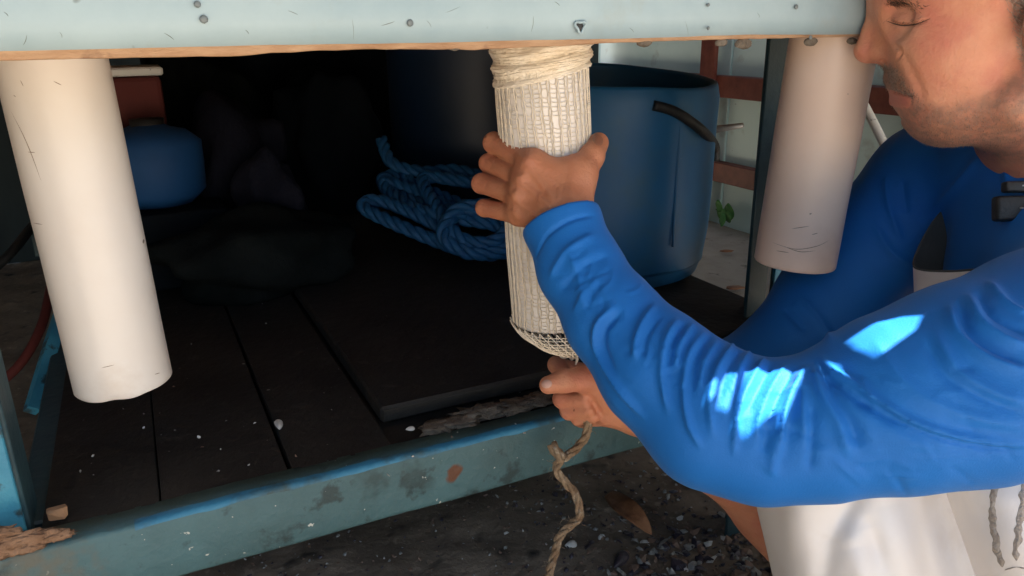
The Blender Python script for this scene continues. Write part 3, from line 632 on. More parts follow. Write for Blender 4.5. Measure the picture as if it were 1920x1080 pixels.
V, Fc = lathe([(0.026, 0.0), (0.027, 0.016), (0.0, 0.018)], (c[0], c[1], JZ + gh - 0.002), 20); obj('cap', V, Fc, M_black, jug)
c = W(240, 180, 1.36)
cr = empty('red_crate', (c[0], c[1], PZ), 'dull red plastic box with a pale rim behind the left pipe', 'box')
V, Fc = box((c[0], c[1], (PZ + c[2] + 0.035) / 2), TAX, (0.055, 0.06, (c[2] + 0.035 - PZ) / 2), 0.008, 2); obj('box_body', V, Fc, M_red, cr, False)
V, Fc = box((c[0], c[1], c[2] + 0.043), TAX, (0.060, 0.065, 0.007), 0.003); obj('rim', V, Fc, M_white, cr, False)
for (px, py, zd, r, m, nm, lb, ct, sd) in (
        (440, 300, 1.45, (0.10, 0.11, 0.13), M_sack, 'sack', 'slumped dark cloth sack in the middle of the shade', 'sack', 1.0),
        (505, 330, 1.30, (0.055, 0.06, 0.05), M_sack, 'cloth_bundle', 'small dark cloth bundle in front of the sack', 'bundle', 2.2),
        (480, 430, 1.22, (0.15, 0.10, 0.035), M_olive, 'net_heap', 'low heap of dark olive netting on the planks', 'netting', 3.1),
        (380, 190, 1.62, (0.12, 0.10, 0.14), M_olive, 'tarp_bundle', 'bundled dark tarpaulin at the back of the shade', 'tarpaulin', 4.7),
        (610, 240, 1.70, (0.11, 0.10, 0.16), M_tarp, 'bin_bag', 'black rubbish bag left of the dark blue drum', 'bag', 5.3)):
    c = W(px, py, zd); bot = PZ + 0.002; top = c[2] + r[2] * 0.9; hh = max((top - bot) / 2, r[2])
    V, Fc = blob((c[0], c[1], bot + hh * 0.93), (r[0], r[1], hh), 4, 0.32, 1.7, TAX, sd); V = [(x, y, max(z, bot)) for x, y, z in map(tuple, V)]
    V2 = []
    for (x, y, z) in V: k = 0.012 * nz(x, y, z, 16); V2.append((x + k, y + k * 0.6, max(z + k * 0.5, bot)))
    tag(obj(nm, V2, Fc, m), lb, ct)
# dark sheet added along the table's back to keep back light out
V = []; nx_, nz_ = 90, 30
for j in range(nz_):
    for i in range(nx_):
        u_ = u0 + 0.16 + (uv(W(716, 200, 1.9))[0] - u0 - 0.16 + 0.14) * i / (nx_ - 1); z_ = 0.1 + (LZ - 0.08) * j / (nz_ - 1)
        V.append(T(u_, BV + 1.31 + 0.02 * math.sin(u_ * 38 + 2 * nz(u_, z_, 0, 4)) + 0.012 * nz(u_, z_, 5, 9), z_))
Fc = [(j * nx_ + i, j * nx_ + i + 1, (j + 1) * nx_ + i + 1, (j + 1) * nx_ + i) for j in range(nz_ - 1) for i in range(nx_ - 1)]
tag(obj('back_light_screen', V, Fc, M_tarp), 'black sheet added along the back of the table to stop light from behind', 'tarpaulin')
V, Fc = tube(spline([W(-60, 545, 1.5), W(15, 480, 1.55), W(60, 425, 1.62), W(110, 370, 1.7)], 14), 0.010, 8); tag(obj('dark_pole', V, Fc, M_black), 'thin dark pole lying left of the left pipe', 'pole')
V, Fc = tube(spline([W(-20, 735, 1.25), W(40, 680, 1.28), W(78, 610, 1.33), W(95, 540, 1.4), W(110, 470, 1.5)], 24), 0.008, 8); tag(obj('red_hose', V, Fc, M_red), 'dull red hose curving up behind the left blue leg', 'hose')

# ------------------------------------------------------------------ cord from the hand
cp = [W(1098, 770, .80), W(1102, 800, .80), W(1096, 822, .80), W(1078, 843, .80), W(1056, 858, .805), W(1046, 846, .812), W(1050, 862, .80), W(1043, 880, .80), W(1058, 902, .80), W(1078, 925, .80), W(1086, 952, .80), W(1084, 972, .805), W(1066, 988, .81), W(1048, 1008, .81), W(1041, 1035, .82), W(1030, 1075, .83), W(1020, 1130, .86), W(1030, 1200, .92)]
sp = spline(cp, 150); mb = rope3(sp, 0.0045, M_cord, 24, 260)
V2 = [(x + 0.0006 * nz(x, y, z, 400), y, z + 0.0006 * nz(z, x, y, 400)) for x, y, z in mb.V]
fr = MB()
for _ in range(150):
    c_ = sp[random.randrange(6, 140)]; d_ = rng.normal(0, 1, 3); d_ /= np.linalg.norm(d_); a_ = c_ + d_ * 0.004; V, Fc = tube([a_, a_ + d_ * 0.003 + rng.normal(0, .001, 3), a_ + d_ * 0.005 + rng.normal(0, .002, 3)], 0.0002, 3, False); fr.add(V, Fc)
cord = empty('brown_cord', sp[-1], 'frayed brown cord hanging from the lower hand', 'cord'); obj('twisted_strands', V2, mb.F, M_cord, cord)
mb = rope3(spline([W(1055, 862, .797), W(1044, 848, .797), W(1034, 833, .80)], 24), 0.0056, M_cord, 22, 30); tag(fr.build('frayed_fibres', M_cord, cord), kind='stuff'); obj('loose_end', mb.V, mb.F, M_cord, cord)

# ------------------------------------------------------------------ shells, leaves and litter
def shard(s):
    n = random.randint(5, 7); top = []; cx = random.uniform(-.2, .2)
    for k in range(n): a = 6.283 * k / n + random.uniform(-.3, .3); r = s * random.uniform(.55, 1.0); top.append((r * math.cos(a), 0.72 * r * math.sin(a), random.uniform(-.1, .15) * s))
    V = top + [(x * .8, y * .8, z + s * .10) for x, y, z in top] + [(cx * s, 0, s * random.uniform(.2, .45))]
    Fc = [(k, (k + 1) % n, n + (k + 1) % n, n + k) for k in range(n)] + [(n + k, n + (k + 1) % n, 2 * n) for k in range(n)]
    return V, Fc
def rotm(): return np.array(Matrix.Rotation(random.uniform(0, 6.28), 3, 'Z') @ Matrix.Rotation(random.gauss(0, .5), 3, 'X') @ Matrix.Rotation(random.gauss(0, .5), 3, 'Y'))
Vs = []; Fs2 = []; mi = []
def litter(n, boxpx, smin, smax, zf, wts, z0=0.0):
    for _ in range(n):
        px = random.uniform(boxpx[0], boxpx[2]); py = random.uniform(boxpx[1], boxpx[3]); p = on_z(px, py, z0); s = random.uniform(smin, smax) if random.random() < .85 else smax * 1.25
        V, Fc = shard(s); A = rotm(); k = len(Vs)
        zz = zf(p[0], p[1])
        Vs.extend([tuple(np.array([p[0], p[1], zz + s * 0.12]) + A @ np.array(v)) for v in V]); Fs2.extend([tuple(i + k for i in f) for f in Fc]); mi.extend([random.choices(range(4), wts)[0]] * len(Fc))
litter(420, (1040, 880, 1560, 1180), 0.002, 0.008, gz, (0.7, 4, 7, 4))
litter(160, (1130, 1010, 1560, 1180), 0.003, 0.010, gz, (0.9, 4, 7, 4))
litter(330, (1210, 985, 1560, 1180), 0.003, 0.011, gz, (0.9, 4, 8, 4))
litter(1500, (330, 860, 1400, 1150), 0.0010, 0.0040, gz, (0.5, 3, 3, 6))
litter(160, (900, 830, 1300, 1000), 0.002, 0.006, gz, (1.5, 3, 4, 2))
litter(60, (1180, 1000, 1480, 1120), 0.009, 0.016, gz, (2, 4, 5, 3))
o = obj('shell_litter', Vs, Fs2, [M_shw, M_shg, M_shp, M_shb], base=(0, 0, 0), smooth=False); o.data.polygons.foreach_set('material_index', mi); tag(o, 'broken shell litter strewn over the dark soil', kind='stuff')
Vs = []; Fs2 = []; mi = []
litter(90, (150, 480, 1000, 900), 0.0006, 0.0022, lambda x, y: PZ, (3, 3, 1, 2), PZ)
o = obj('shell_crumbs', Vs, Fs2, [M_shw, M_shg, M_shp, M_shb], base=(0, 0, PZ), smooth=False); o.data.polygons.foreach_set('material_index', mi); tag(o, 'tiny pale shell crumbs on the dark planks', kind='stuff')
def valve(c, L, wd, rotz, tilt, m, name, label, dome=0.35, cat='shell'):
    n, k = 18, 8; V = []
    for j in range(k):
        f = j / (k - 1)
        for i in range(n):
            a = 6.283 * i / n; x = math.cos(a) * (1 - f * 0.999); y = math.sin(a) * (1 - f * 0.999); wid = wd * (0.75 + 0.35 * x) ; V.append((x * L / 2, y * wid / 2, dome * wd * math.sqrt(max(0, 1 - (1 - f) ** 2)) * (1 + 0.05 * math.sin(9 * (1 - f) * 3))))
    Fc = [(j * n + i, j * n + (i + 1) % n, (j + 1) * n + (i + 1) % n, (j + 1) * n + i) for j in range(k - 1) for i in range(n)]
    A = np.array(Matrix.Rotation(rotz, 3, 'Z') @ Matrix.Rotation(tilt, 3, 'X')); V = [np.array(c) + A @ np.array(v) for v in V]
    return tag(obj(name, V, Fc, m), label, cat)
p = on_z(1163, 1052, 0.006); valve((p[0], p[1], gz(p[0], p[1]) + 0.004), 0.042, 0.024, 1.0, 0.5, M_shp, 'mussel_shell', 'dark purple mussel shell on the soil right of the cord')
p = on_z(1285, 905, 0.0); valve((p[0], p[1], gz(p[0], p[1]) + 0.004), 0.045, 0.03, 2.3, 0.2, M_shp, 'mussel_shell', 'black mussel shell on the soil near the bare shin')
p = on_z(1070, 1030, 0.0); valve((p[0], p[1], gz(p[0], p[1]) + 0.004), 0.020, 0.016, .3, 0.4, M_shw, 'shell_fragment', 'whitish shell chip lying just right of the cord')
p = on_z(523, 800, PZ); valve((p[0], p[1], PZ + 0.002), 0.021, 0.012, 1.9, 0.35, M_shw, 'shell_fragment', 'pale oval shell stuck in the gap between planks')
p = on_z(770, 820, PZ - 0.008); valve((p[0], p[1], PZ + 0.002), 0.010, 0.0075, 0.3, 0.3, M_shw, 'shell_fragment', 'small white ribbed shell beside the raised board corner')
p = on_z(590, 510, PZ); valve((p[0], p[1], PZ + 0.001), 0.018, 0.012, 1.2, 0.3, M_shg, 'shell_fragment', 'grey shell far back on the dark planks')
p = on_z(112, 975, PZ); V, Fc = box((p[0], p[1], PZ + 0.008), TAX, (0.007, 0.004, 0.005), 0.001, jit=0.001); tag(obj('wood_chip', V, Fc, M_ply, smooth=False), 'little tan wood chip by the foot of the left leg', 'chip')
V = []; n = 26
lp_ = spline([on_z(1140, 925, 0.03), on_z(1165, 950, 0.035), on_z(1195, 975, 0.03), on_z(1222, 1002, 0.012)], n)
for i in range(n):
    f = i / (n - 1); wd = 0.016 * math.sin(math.pi * min(1, f * 0.9 + 0.12)) ** 0.8 + 0.0008; sd = np.array([0.75, 0.55, 0.25]); sd /= np.linalg.norm(sd)
    for (k, up) in ((-1, 0.007), (-.4, 0), (.4, 0), (1, 0.008)): V.append(lp_[i] + sd * wd * k + np.array([0, 0, up * math.sin(math.pi * f)]))
Fc = [(i * 4 + j, (i + 1) * 4 + j, (i + 1) * 4 + j + 1, i * 4 + j + 1) for i in range(n - 1) for j in range(3)]
o = tag(obj('dried_leaf', V, Fc, M_leafd), 'curled brown dry leaf on the dark soil', 'leaf'); mo = o.modifiers.new('t', 'SOLIDIFY'); mo.thickness = 0.0008
pl = empty('wall_weed', wall_hit(1376, 408), 'small bright green weed growing at the wall foot', 'plant')
for k, (dx, dy, L, a) in enumerate(((0, 0, 0.07, 1.5), (-8, 4, 0.06, 2.5), (8, 8, 0.055, 0.6), (2, 12, 0.05, -1.2), (0, -14, 0.05, 1.4))):
    c = wall_hit(1378 + dx, 396 + dy) - TU * (0.02 + 0.012 * k); V = []; n = 10
    for i in range(n):
        f = i / (n - 1); wd = 0.5 * L * math.sin(math.pi * f) ** 0.8 * 0.8 + 0.0005; d = math.cos(a) * TV * -1 + math.sin(a) * TZ; s = math.cos(a + 1.57) * TV * -1 + math.sin(a + 1.57) * TZ
        for q in (-1, 0, 1): V.append(c + d * L * (f - .5) + s * wd * q - TU * (0.008 * (1 - abs(q)) + 0.015 * f))
    Fc = [(i * 3 + j, (i + 1) * 3 + j, (i + 1) * 3 + j + 1, i * 3 + j + 1) for i in range(n - 1) for j in range(2)]; obj('leaf', V, Fc, M_leaf, pl)
for (px, py, s, lb) in ((1380, 548, 0.030, 'dark dry leaf on the sand near the table leg'), (1362, 478, 0.022, 'dry brown scrap on the sand under the weed')):
    p = on_z(px, py, 0.02); V, Fc = blob((p[0], p[1], 0.034), (s, s * 0.5, 0.004), 2, 0.5, 2, None, px); tag(obj('dry_scrap', V, Fc, M_leafd), lb, 'leaf')

# ------------------------------------------------------------------ the man
rh = ray(1760, 100); DH = 0.72 * np.linalg.norm(rh); rhn = rh / np.linalg.norm(rh)
def H(px, py, lat=0.0):
    r = ray(px, py); r = r / np.linalg.norm(r); return CAM + r * ((DH - lat) / (r @ rhn))
HL = -rhn; HF = np.cross(HL, [0, 0, 1.0]); HF /= np.linalg.norm(HF)
if HF @ RIGHT > 0: HF = -HF
HU = np.cross(HF, HL); HU = HU if HU[2] > 0 else -HU
tl = R(10); HF2 = math.cos(tl) * HF - math.sin(tl) * HU; HU2 = math.cos(tl) * HU + math.sin(tl) * HF
HAX = (HF2, HU2, HL)
def both(fn): return [fn(1), fn(-1)]
head = []
head.append(ell(H(1850, -75), (0.098, 0.088, 0.074), HAX, 0.02))
head.append(ell(H(1775, 70), (0.050, 0.085, 0.057), HAX, 0.03))
head += both(lambda s: cap(H(1760, 219, s * 0.012), H(1898, 196, s * 0.048), 0.0155, 0.019, 0.020))
head.append(ell(H(1800, 170), (0.046, 0.046, 0.043), HAX, 0.03))
head.append(ell(H(1722, 158), (0.0195, 0.034, 0.025), HAX, 0.016))
head.append(sph(H(1741, 228), 0.0128, 0.010))
head += both(lambda s: ell(H(1765, 92, s * 0.040), (0.030, 0.024, 0.022), HAX, 0.025))
head += both(lambda s: ell(H(1785, 160, s * 0.036), (0.034, 0.036, 0.022), HAX, 0.03))
head += both(lambda s: cap(H(1668, -14, s * 0.006), H(1700, -16, s * 0.036), 0.0085, 0.0085, 0.012))
head += both(lambda s: minus(sph(H(1684, 38, s * 0.046), 0.0135, 0.012)))
head += both(lambda s: sph(H(1706, 37, s * 0.0345), 0.0128, 0.009))
nose = [cap(H(1652, -15), H(1633, 60), 0.0058, 0.0072, 0.008), cap(H(1633, 60), H(1627, 92), 0.0075, 0.0105, 0.008), sph(H(1625, 94), 0.0108, 0.006),
        cap(H(1632, 104), H(1668, 112), 0.0055, 0.006, 0.006)]
nose += both(lambda s: cap(H(1646, 100, s * 0.0085), H(1668, 100, s * 0.0125), 0.0068, 0.0078, 0.006))
nose += both(lambda s: cap(H(1664, 15, s * 0.006), H(1655, 85, s * 0.009), 0.006, 0.0075, 0.01))
head.append(grp(nose, 0.010))
head += both(lambda s: minus(cap(H(1652, 117, s * 0.0065), H(1664, 117, s * 0.0075), 0.0028, 0.0028, 0.003)))
head += both(lambda s: cap(H(1676, 146, 0), H(1700, 160, s * 0.018), 0.0060, 0.004, 0.008))
head += both(lambda s: cap(H(1677, 163, 0), H(1710, 178, s * 0.020), 0.0048, 0.0022, 0.003))
head += both(lambda s: cap(H(1685, 189, 0), H(1712, 185, s * 0.019), 0.0068, 0.0032, 0.004))
head += both(lambda s: minus(cap(H(1670, 175, 0), H(1716, 181, s * 0.026), 0.0018, 0.0012, 0.002)))
head += both(lambda s: minus(cap(H(1688, 211, 0), H(1704, 211, s * 0.018), 0.0060, 0.0045, 0.007)))
head += both(lambda s: ell(H(1965, 60, s * 0.070), (0.018, 0.030, 0.006), HAX, 0.006))
headg = grp(head, 0.01)
neckB = W(1938, 290, 0.81)
TF = HF                                      # the way the chest faces
def body_hand_left():
    fing = []
    def fg(mcp, pip, dip, tip, r0, r1):
        return chain([(mcp, r0), (pip, r1), (dip, r1 * 0.92), (tip, r1 * 0.82)], 0.004, 0.0012)
    fing.append(fg(W(996, 304, .726), W(926, 268, .768), W(945, 264, .812), W(985, 270, .838), 0.0108, 0.0103))
    fing.append(fg(W(984, 336, .728), W(916, 306, .777), W(940, 302, .818), W(985, 310, .842), 0.0102, 0.0092))
    fing.append(fg(W(974, 367, .730), W(903, 344, .772), W(932, 340, .815), W(980, 345, .840), 0.0102, 0.0097))
    fing.append(fg(W(970, 402, .732), W(908, 390, .768), W(936, 382, .806), W(975, 382, .832), 0.0092, 0.0083))
    wr = W(1052, 410, .706)
    palm = [cap(wr + RIGHT * dx, W(x, y, z), 0.0165, r, 0.012) for (dx, x, y, z, r) in ((0.008, 1000, 308, .722, .0126), (0.002, 988, 338, .723, .0124), (-0.004, 980, 368, .725, .0122), (-0.010, 978, 400, .727, .0112))]
    palm.append(cap(wr + RIGHT * 0.012, W(1085, 332, .722), 0.017, 0.0155, 0.012))
    palm.append(cap(W(1000, 322, .724), W(1072, 320, .724), 0.010, 0.0115, 0.018))
    palm.append(ell(W(1020, 365, .718), (0.030, 0.026, 0.014), (RIGHT, UP, FWD), 0.01))
    thumb = chain([(W(1083, 336, .722), 0.0150), (W(1109, 294, .735), 0.0115), (W(1122, 268, .752), 0.0102)], 0.006, 0.010)
    return grp([grp(fing, 0.002), grp(palm, 0.010), thumb], 0.01)
def body_hand_right():
    def fg(pts, rs): return chain([(W(*p), r) for p, r in zip(pts, rs)], 0.004, 0.0010)
    fing = [fg([(1110, 700, .845), (1056, 690, .840), (1044, 684, .818), (1062, 708, .800)], (0.0100, 0.0092, 0.0092, 0.0085)),
            fg([(1120, 738, .850), (1062, 742, .838), (1055, 748, .812), (1098, 752, .795)], (0.0105, 0.0102, 0.0100, 0.0085)),
            fg([(1126, 764, .850), (1072, 770, .838), (1067, 770, .812), (1104, 768, .795)], (0.0100, 0.0096, 0.0094, 0.0080)),
            fg([(1134, 784, .848), (1090, 786, .838), (1086, 784, .812), (1112, 780, .798)], (0.0090, 0.0084, 0.0082, 0.0072))]
    palm = [cap(W(1200, 772, .830), W(x, y, z), 0.020, r, 0.012) for (x, y, z, r) in ((1112, 704, .835, .0125), (1118, 738, .838, .0130), (1124, 762, .838, .0125), (1134, 778, .836, .012))]
    palm.append(cap(W(1192, 772, .812), W(1138, 748, .800), 0.018, 0.0150, 0.012))
    palm.append(cap(W(1180, 782, .815), W(1135, 782, .806), 0.013, 0.0085, 0.012))
    thumb = chain([(W(1140, 735, .800), 0.0150), (W(1095, 712, .785), 0.0122), (W(1058, 714, .778), 0.0112), (W(1028, 722, .776), 0.0092)], 0.006, 0.009)
    return grp([grp(fing, 0.001), grp(palm, 0.004), thumb], 0.01)
sh_n = W(2060, 620, 0.63); sh_f = W(1745, 345, 0.93)
el_n = W(1435, 815, 0.615); wr_n = W(1052, 412, 0.706)
el_f = W(1455, 705, 0.97); wr_f = W(1200, 772, 0.830)
chest = W(1965, 520, 0.80); pelv = W(2020, 960, 0.88)
knee_f = W(1352, 838, 0.87); ank_f = W(1610, 1080, 0.93)
knee_n = W(1620, 1020, 0.86); ank_n = W(1760, 1290, 0.92)
hip_f = W(1960, 980, 0.98); hip_n = W(2040, 1010, 0.92)
fo = HF
ank_f[2] = 0.075; ank_n[2] = 0.075
handL = body_hand_left(); handR = body_hand_right()
bodyn = grp([headg,
    cap(H(1915, 180), neckB, 0.046, 0.048, 0.02),
    cap(neckB, chest, 0.05, 0.070, 0.03), cap(chest, pelv, 0.070, 0.09, 0.03),
    cap(neckB + HL * 0.02, sh_n, 0.045, 0.045, 0.03), cap(neckB, sh_f, 0.04, 0.04, 0.03),
    chain([(sh_n, 0.045), (W(1810, 720, .605), 0.042), (W(1680, 756, .605), 0.038), (W(1540, 800, .61), 0.033), (W(1428, 812, .62), 0.031), (W(1338, 782, .63), 0.032), (W(1235, 695, .648), 0.031), (W(1150, 600, .67), 0.028), (W(1088, 505, .692), 0.025), (wr_n, 0.0245)], 0.012, 0.015),
    chain([(sh_f, 0.045), (W(1660, 450, .95), 0.042), (W(1565, 560, .965), 0.038), (W(1465, 690, .96), 0.035), (W(1340, 735, .91), 0.031), (wr_f, 0.0235)], 0.012, 0.015),
    handL, handR,
    cap(hip_f, knee_f, 0.075, 0.050, 0.03), cap(knee_f, ank_f, 0.046, 0.034, 0.02), cap(knee_f * 0.65 + ank_f * 0.35 + RIGHT * 0.01, knee_f * 0.4 + ank_f * 0.6, 0.048, 0.036, 0.02),
    cap(hip_n, knee_n, 0.075, 0.048, 0.03), cap(knee_n, ank_n, 0.046, 0.034, 0.02),
    cap(ank_f + np.array([0, 0, -0.042]), ank_f + fo * 0.14 + np.array([0, 0, -0.05]), 0.033, 0.022, 0.02),
    cap(ank_n + np.array([0, 0, -0.042]), ank_n + fo * 0.14 + np.array([0, 0, -0.05]), 0.033, 0.022, 0.02)], 0.01)
hbx = [(H(1760, 80) + np.array([-0.12, -0.13, 0]), H(1760, 80) + np.array([0.14, 0.13, 0.13]))]; hbx[0][0][2] = H(1780, 290)[2]
for g_ in (handL, handR):
    a_, b_ = bounds(g_); hbx.append((a_ - 0.006, b_ + 0.006))
V, Fq = meshsdf(bodyn, 0.0028)
keep = np.ones(len(Fq), bool)
for (a_, b_) in hbx: ins_ = ((V > a_ + 0.003) & (V < b_ - 0.003)).all(1); keep &= ~ins_[Fq].all(1)
Vs_ = [smoothmesh(V, Fq, 1, 0.4)]; Fs_ = [Fq[keep]]
for (a_, b_) in hbx:
    v_, f_ = meshsdf(bodyn, 0.0014, (a_, b_)); m_ = (v_ < b_ + 0.0001).all(1); f_ = f_[m_[f_].all(1)]
    Fs_.append(f_ + sum(len(x) for x in Vs_)); Vs_.append(smoothmesh(v_, f_, 1, 0.4))
V = np.concatenate(Vs_); Fq = np.concatenate(Fs_)
us = np.unique(Fq); rm = np.full(len(V), -1); rm[us] = np.arange(len(us)); V = V[us]; Fq = rm[Fq]
skin_strokes = [
    ([(1690, 92), (1704, 122), (1722, 158), (1730, 190)], 0.0045, -0.0016, 0.3),
    ([(1666, 40), (1690, 46), (1715, 45), (1738, 37)], 0.0016, -0.0022, 0.1), ([(1670, 36), (1692, 41), (1716, 40), (1734, 34)], 0.0018, 0.0012, 0.0), ([(1672, 170), (1690, 176), (1712, 182)], 0.0016, -0.0022, 0.1), 
    ([(1684, 22), (1708, 22), (1738, 29)], 0.0020, -0.0007, 0.2),
    ([(1748, 33), (1775, 27)], 0.0016, -0.0005, 0.2), ([(1748, 41), (1778, 48)], 0.0016, -0.0005, 0.2),
    ([(1676, 84), (1688, 96), (1682, 113)], 0.0022, -0.0026, 0.2), ([(1650, 115), (1662, 116)], 0.0022, -0.0030, 0.1),
    ([(1706, 212), (1722, 210), (1740, 205)], 0.0045, -0.0012, 0.3),
    # back of the hand: knuckles and tendons
    ([(990, 303)], 0.007, 0.0036, 0.0), ([(977, 334)], 0.0065, 0.0036, 0.0), ([(968, 366)], 0.0065, 0.0034, 0.0), ([(966, 401)], 0.006, 0.0018, 0.0),
    ([(990, 312), (1015, 345), (1040, 380)], 0.0032, 0.0024, 0.4), ([(976, 342), (1005, 365), (1035, 392)], 0.0030, 0.0024, 0.4), ([(966, 372), (990, 392), (1015, 415)], 0.0032, 0.0013, 0.3), ([(1000, 330), (1018, 352), (1010, 378), (1030, 398)], 0.0016, 0.0008, 0.2), ([(1030, 330), (1048, 350), (1045, 378)], 0.0016, 0.0008, 0.2),
    ([(1075, 325), (1070, 350), (1075, 385)], 0.005, 0.0010, 0.3), ([(1012, 318), (1040, 345), (1062, 385)], 0.005, -0.0010, 0.3),
    ([(974, 322), (980, 330)], 0.003, -0.0010, 0.2), ([(962, 352), (966, 358)], 0.003, -0.0010, 0.2), ([(957, 385), (961, 391)], 0.003, -0.0010, 0.2),
    ([(936, 262), (928, 280)], 0.0012, -0.0006, 0.1), ([(930, 262), (922, 277)], 0.0012, -0.0006, 0.1), ([(926, 298), (918, 316)], 0.0012, -0.0006, 0.1), ([(915, 336), (907, 356)], 0.0012, -0.0006, 0.1), ([(918, 380), (912, 396)], 0.0012, -0.0005, 0.1),
    ([(1112, 300), (1128, 296)], 0.0014, -0.0007, 0.1), ([(1108, 306), (1124, 303)], 0.0014, -0.0006, 0.1),
    # right hand: thumb joint, palm lines
    ([(1054, 702), (1050, 720)], 0.0014, -0.0006, 0.1), ([(1060, 702), (1057, 722)], 0.0014, -0.0006, 0.1),
    ([(1100, 738), (1112, 756), (1122, 775)], 0.0035, -0.0022, 0.2), ([(1150, 790), (1170, 770), (1176, 750)], 0.003, -0.0007, 0.2)]
V = strokes(V, Fq, skin_strokes)
man = empty('person', (float(pelv[0]), float(pelv[1]), 0.0), 'crouching man in a blue long-sleeved shirt and white apron gripping the netted pipe', 'person')
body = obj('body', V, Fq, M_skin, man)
# masks for beard shadow: true colour of the skin under stubble
def proj(Vx):
    q = Vx - CAM; z = q @ FWD; return 960 + F * (q @ RIGHT) / z, 540 - F * (q @ UP) / z
def inpoly(x, y, poly):
    c = np.zeros(len(x), bool); n = len(poly)
    for i in range(n):
        x1, y1 = poly[i]; x2, y2 = poly[(i + 1) % n]
        cond = ((y1 > y) != (y2 > y)); xi = (x2 - x1) * (y - y1) / ((y2 - y1) + 1e-12) + x1; c ^= cond & (x < xi)
    return c
# side coordinates in the head's own frame (forward, up), so both cheeks get the same beard
def headframe(Vx): q = Vx - H(1760, 100); return q @ HF, q @ np.array([0, 0, 1.0]), q @ HL
hf, hu, hl = headframe(V)
def side_poly(pts): return [tuple(float(c) for c in (headframe(H(x, y, 0.03)[None])[0][0], headframe(H(x, y, 0.03)[None])[1][0])) for x, y in pts]
beard_poly = side_poly([(1640, 126), (1690, 118), (1706, 150), (1728, 186), (1770, 196), (1850, 172), (1950, 100), (1990, 120), (1960, 330), (1750, 300), (1640, 240)])
nearhead = (np.abs(hl) < 0.09) & (np.linalg.norm(V - H(1780, 120), axis=1) < 0.16)
bm_ = inpoly(hf, hu, beard_poly) & nearhead
lipm = inpoly(hf, hu, side_poly([(1640, 168), (1700, 172), (1712, 182), (1706, 200), (1640, 204)])) & nearhead
att = body.data.attributes.new('beard', 'FLOAT', 'POINT'); mv = bm_.astype(float)
e = np.concatenate([Fq[:, [0, 1]], Fq[:, [1, 2]], Fq[:, [2, 3]], Fq[:, [3, 0]]]); cn = np.bincount(e[:, 0], minlength=len(V)) + 1e-9
for _ in range(14): mv = np.bincount(e[:, 0], mv[e[:, 1]], len(V)) / cn
mv = mv * ~lipm
att.data.foreach_set('value', mv.astype(np.float32))
att = body.data.attributes.new('lips', 'FLOAT', 'POINT'); lv = lipm.astype(float)
for _ in range(10): lv = np.bincount(e[:, 0], lv[e[:, 1]], len(V)) / cn
att.data.foreach_set('value', lv.astype(np.float32))
n_ = M_skin.node_tree.nodes; L_ = M_skin.node_tree.links
a1 = n_.new('ShaderNodeAttribute'); a1.attribute_name = 'beard'; nn = n_.new('ShaderNodeTexNoise'); nn.inputs['Scale'].default_value = 130; nn.inputs['Detail'].default_value = 4
tcx = n_.new('ShaderNodeTexCoord'); L_.new(tcx.outputs['Object'], nn.inputs['Vector'])
mm = n_.new('ShaderNodeMath'); mm.operation = 'MULTIPLY'; mr = n_.new('ShaderNodeMapRange'); mr.inputs[1].default_value = 0.3; mr.inputs[2].default_value = 0.75; mr.inputs[3].default_value = 0.30; mr.inputs[4].default_value = 0.9
L_.new(nn.outputs['Fac'], mr.inputs[0]); L_.new(a1.outputs['Fac'], mm.inputs[0]); L_.new(mr.outputs[0], mm.inputs[1]); add_mix(M_skin, mm.outputs[0], (0.23, 0.135, 0.10))
a2 = n_.new('ShaderNodeAttribute'); a2.attribute_name = 'lips'; m2 = n_.new('ShaderNodeMath'); m2.operation = 'MULTIPLY'; L_.new(a2.outputs['Fac'], m2.inputs[0]); m2.inputs[1].default_value = 0.75; add_mix(M_skin, m2.outputs[0], (0.44, 0.13, 0.11))
scalp = inpoly(hf, hu, side_poly([(1835, -230), (1850, -110), (1876, -20), (1900, 50), (1915, 130), (1945, 130), (2000, 130), (2300, 120), (2300, -400), (1835, -400)])) & (np.abs(hl) < 0.12) & (np.linalg.norm(V - H(1850, -60), axis=1) < 0.19) & ~((np.abs(hl) > 0.068) & inpoly(hf, hu, side_poly([(1918, -20), (2012, -20), (2012, 130), (1918, 130)])))
att = body.data.attributes.new('scalp', 'FLOAT', 'POINT'); sv_ = scalp.astype(float)
for _ in range(8): sv_ = np.bincount(e[:, 0], sv_[e[:, 1]], len(V)) / cn
att.data.foreach_set('value', sv_.astype(np.float32))
a3 = n_.new('ShaderNodeAttribute'); a3.attribute_name = 'scalp'; m3 = n_.new('ShaderNodeMath'); m3.operation = 'MULTIPLY'; L_.new(a3.outputs['Fac'], m3.inputs[0]); m3.inputs[1].default_value = 0.55; add_mix(M_skin, m3.outputs[0], (0.13, 0.09, 0.07))
att = body.data.attributes.new('tan', 'FLOAT', 'POINT'); hand_shade = np.zeros(len(V))  # 'tan' holds table-lip shade painted into the skin, chiefly on the left hand
hand_shade[((V > hbx[1][0]) & (V < hbx[1][1])).all(1)] = 0.60; hand_shade[((V > hbx[2][0]) & (V < hbx[2][1])).all(1)] = 0.15
att.data.foreach_set('value', hand_shade.astype(np.float32))
a4 = n_.new('ShaderNodeAttribute'); a4.attribute_name = 'tan'; add_mix(M_skin, a4.outputs['Fac'], (0.40, 0.155, 0.075))  # skin colour darkened where the table lip would shade the hand
NB = vnormals(V, Fq)
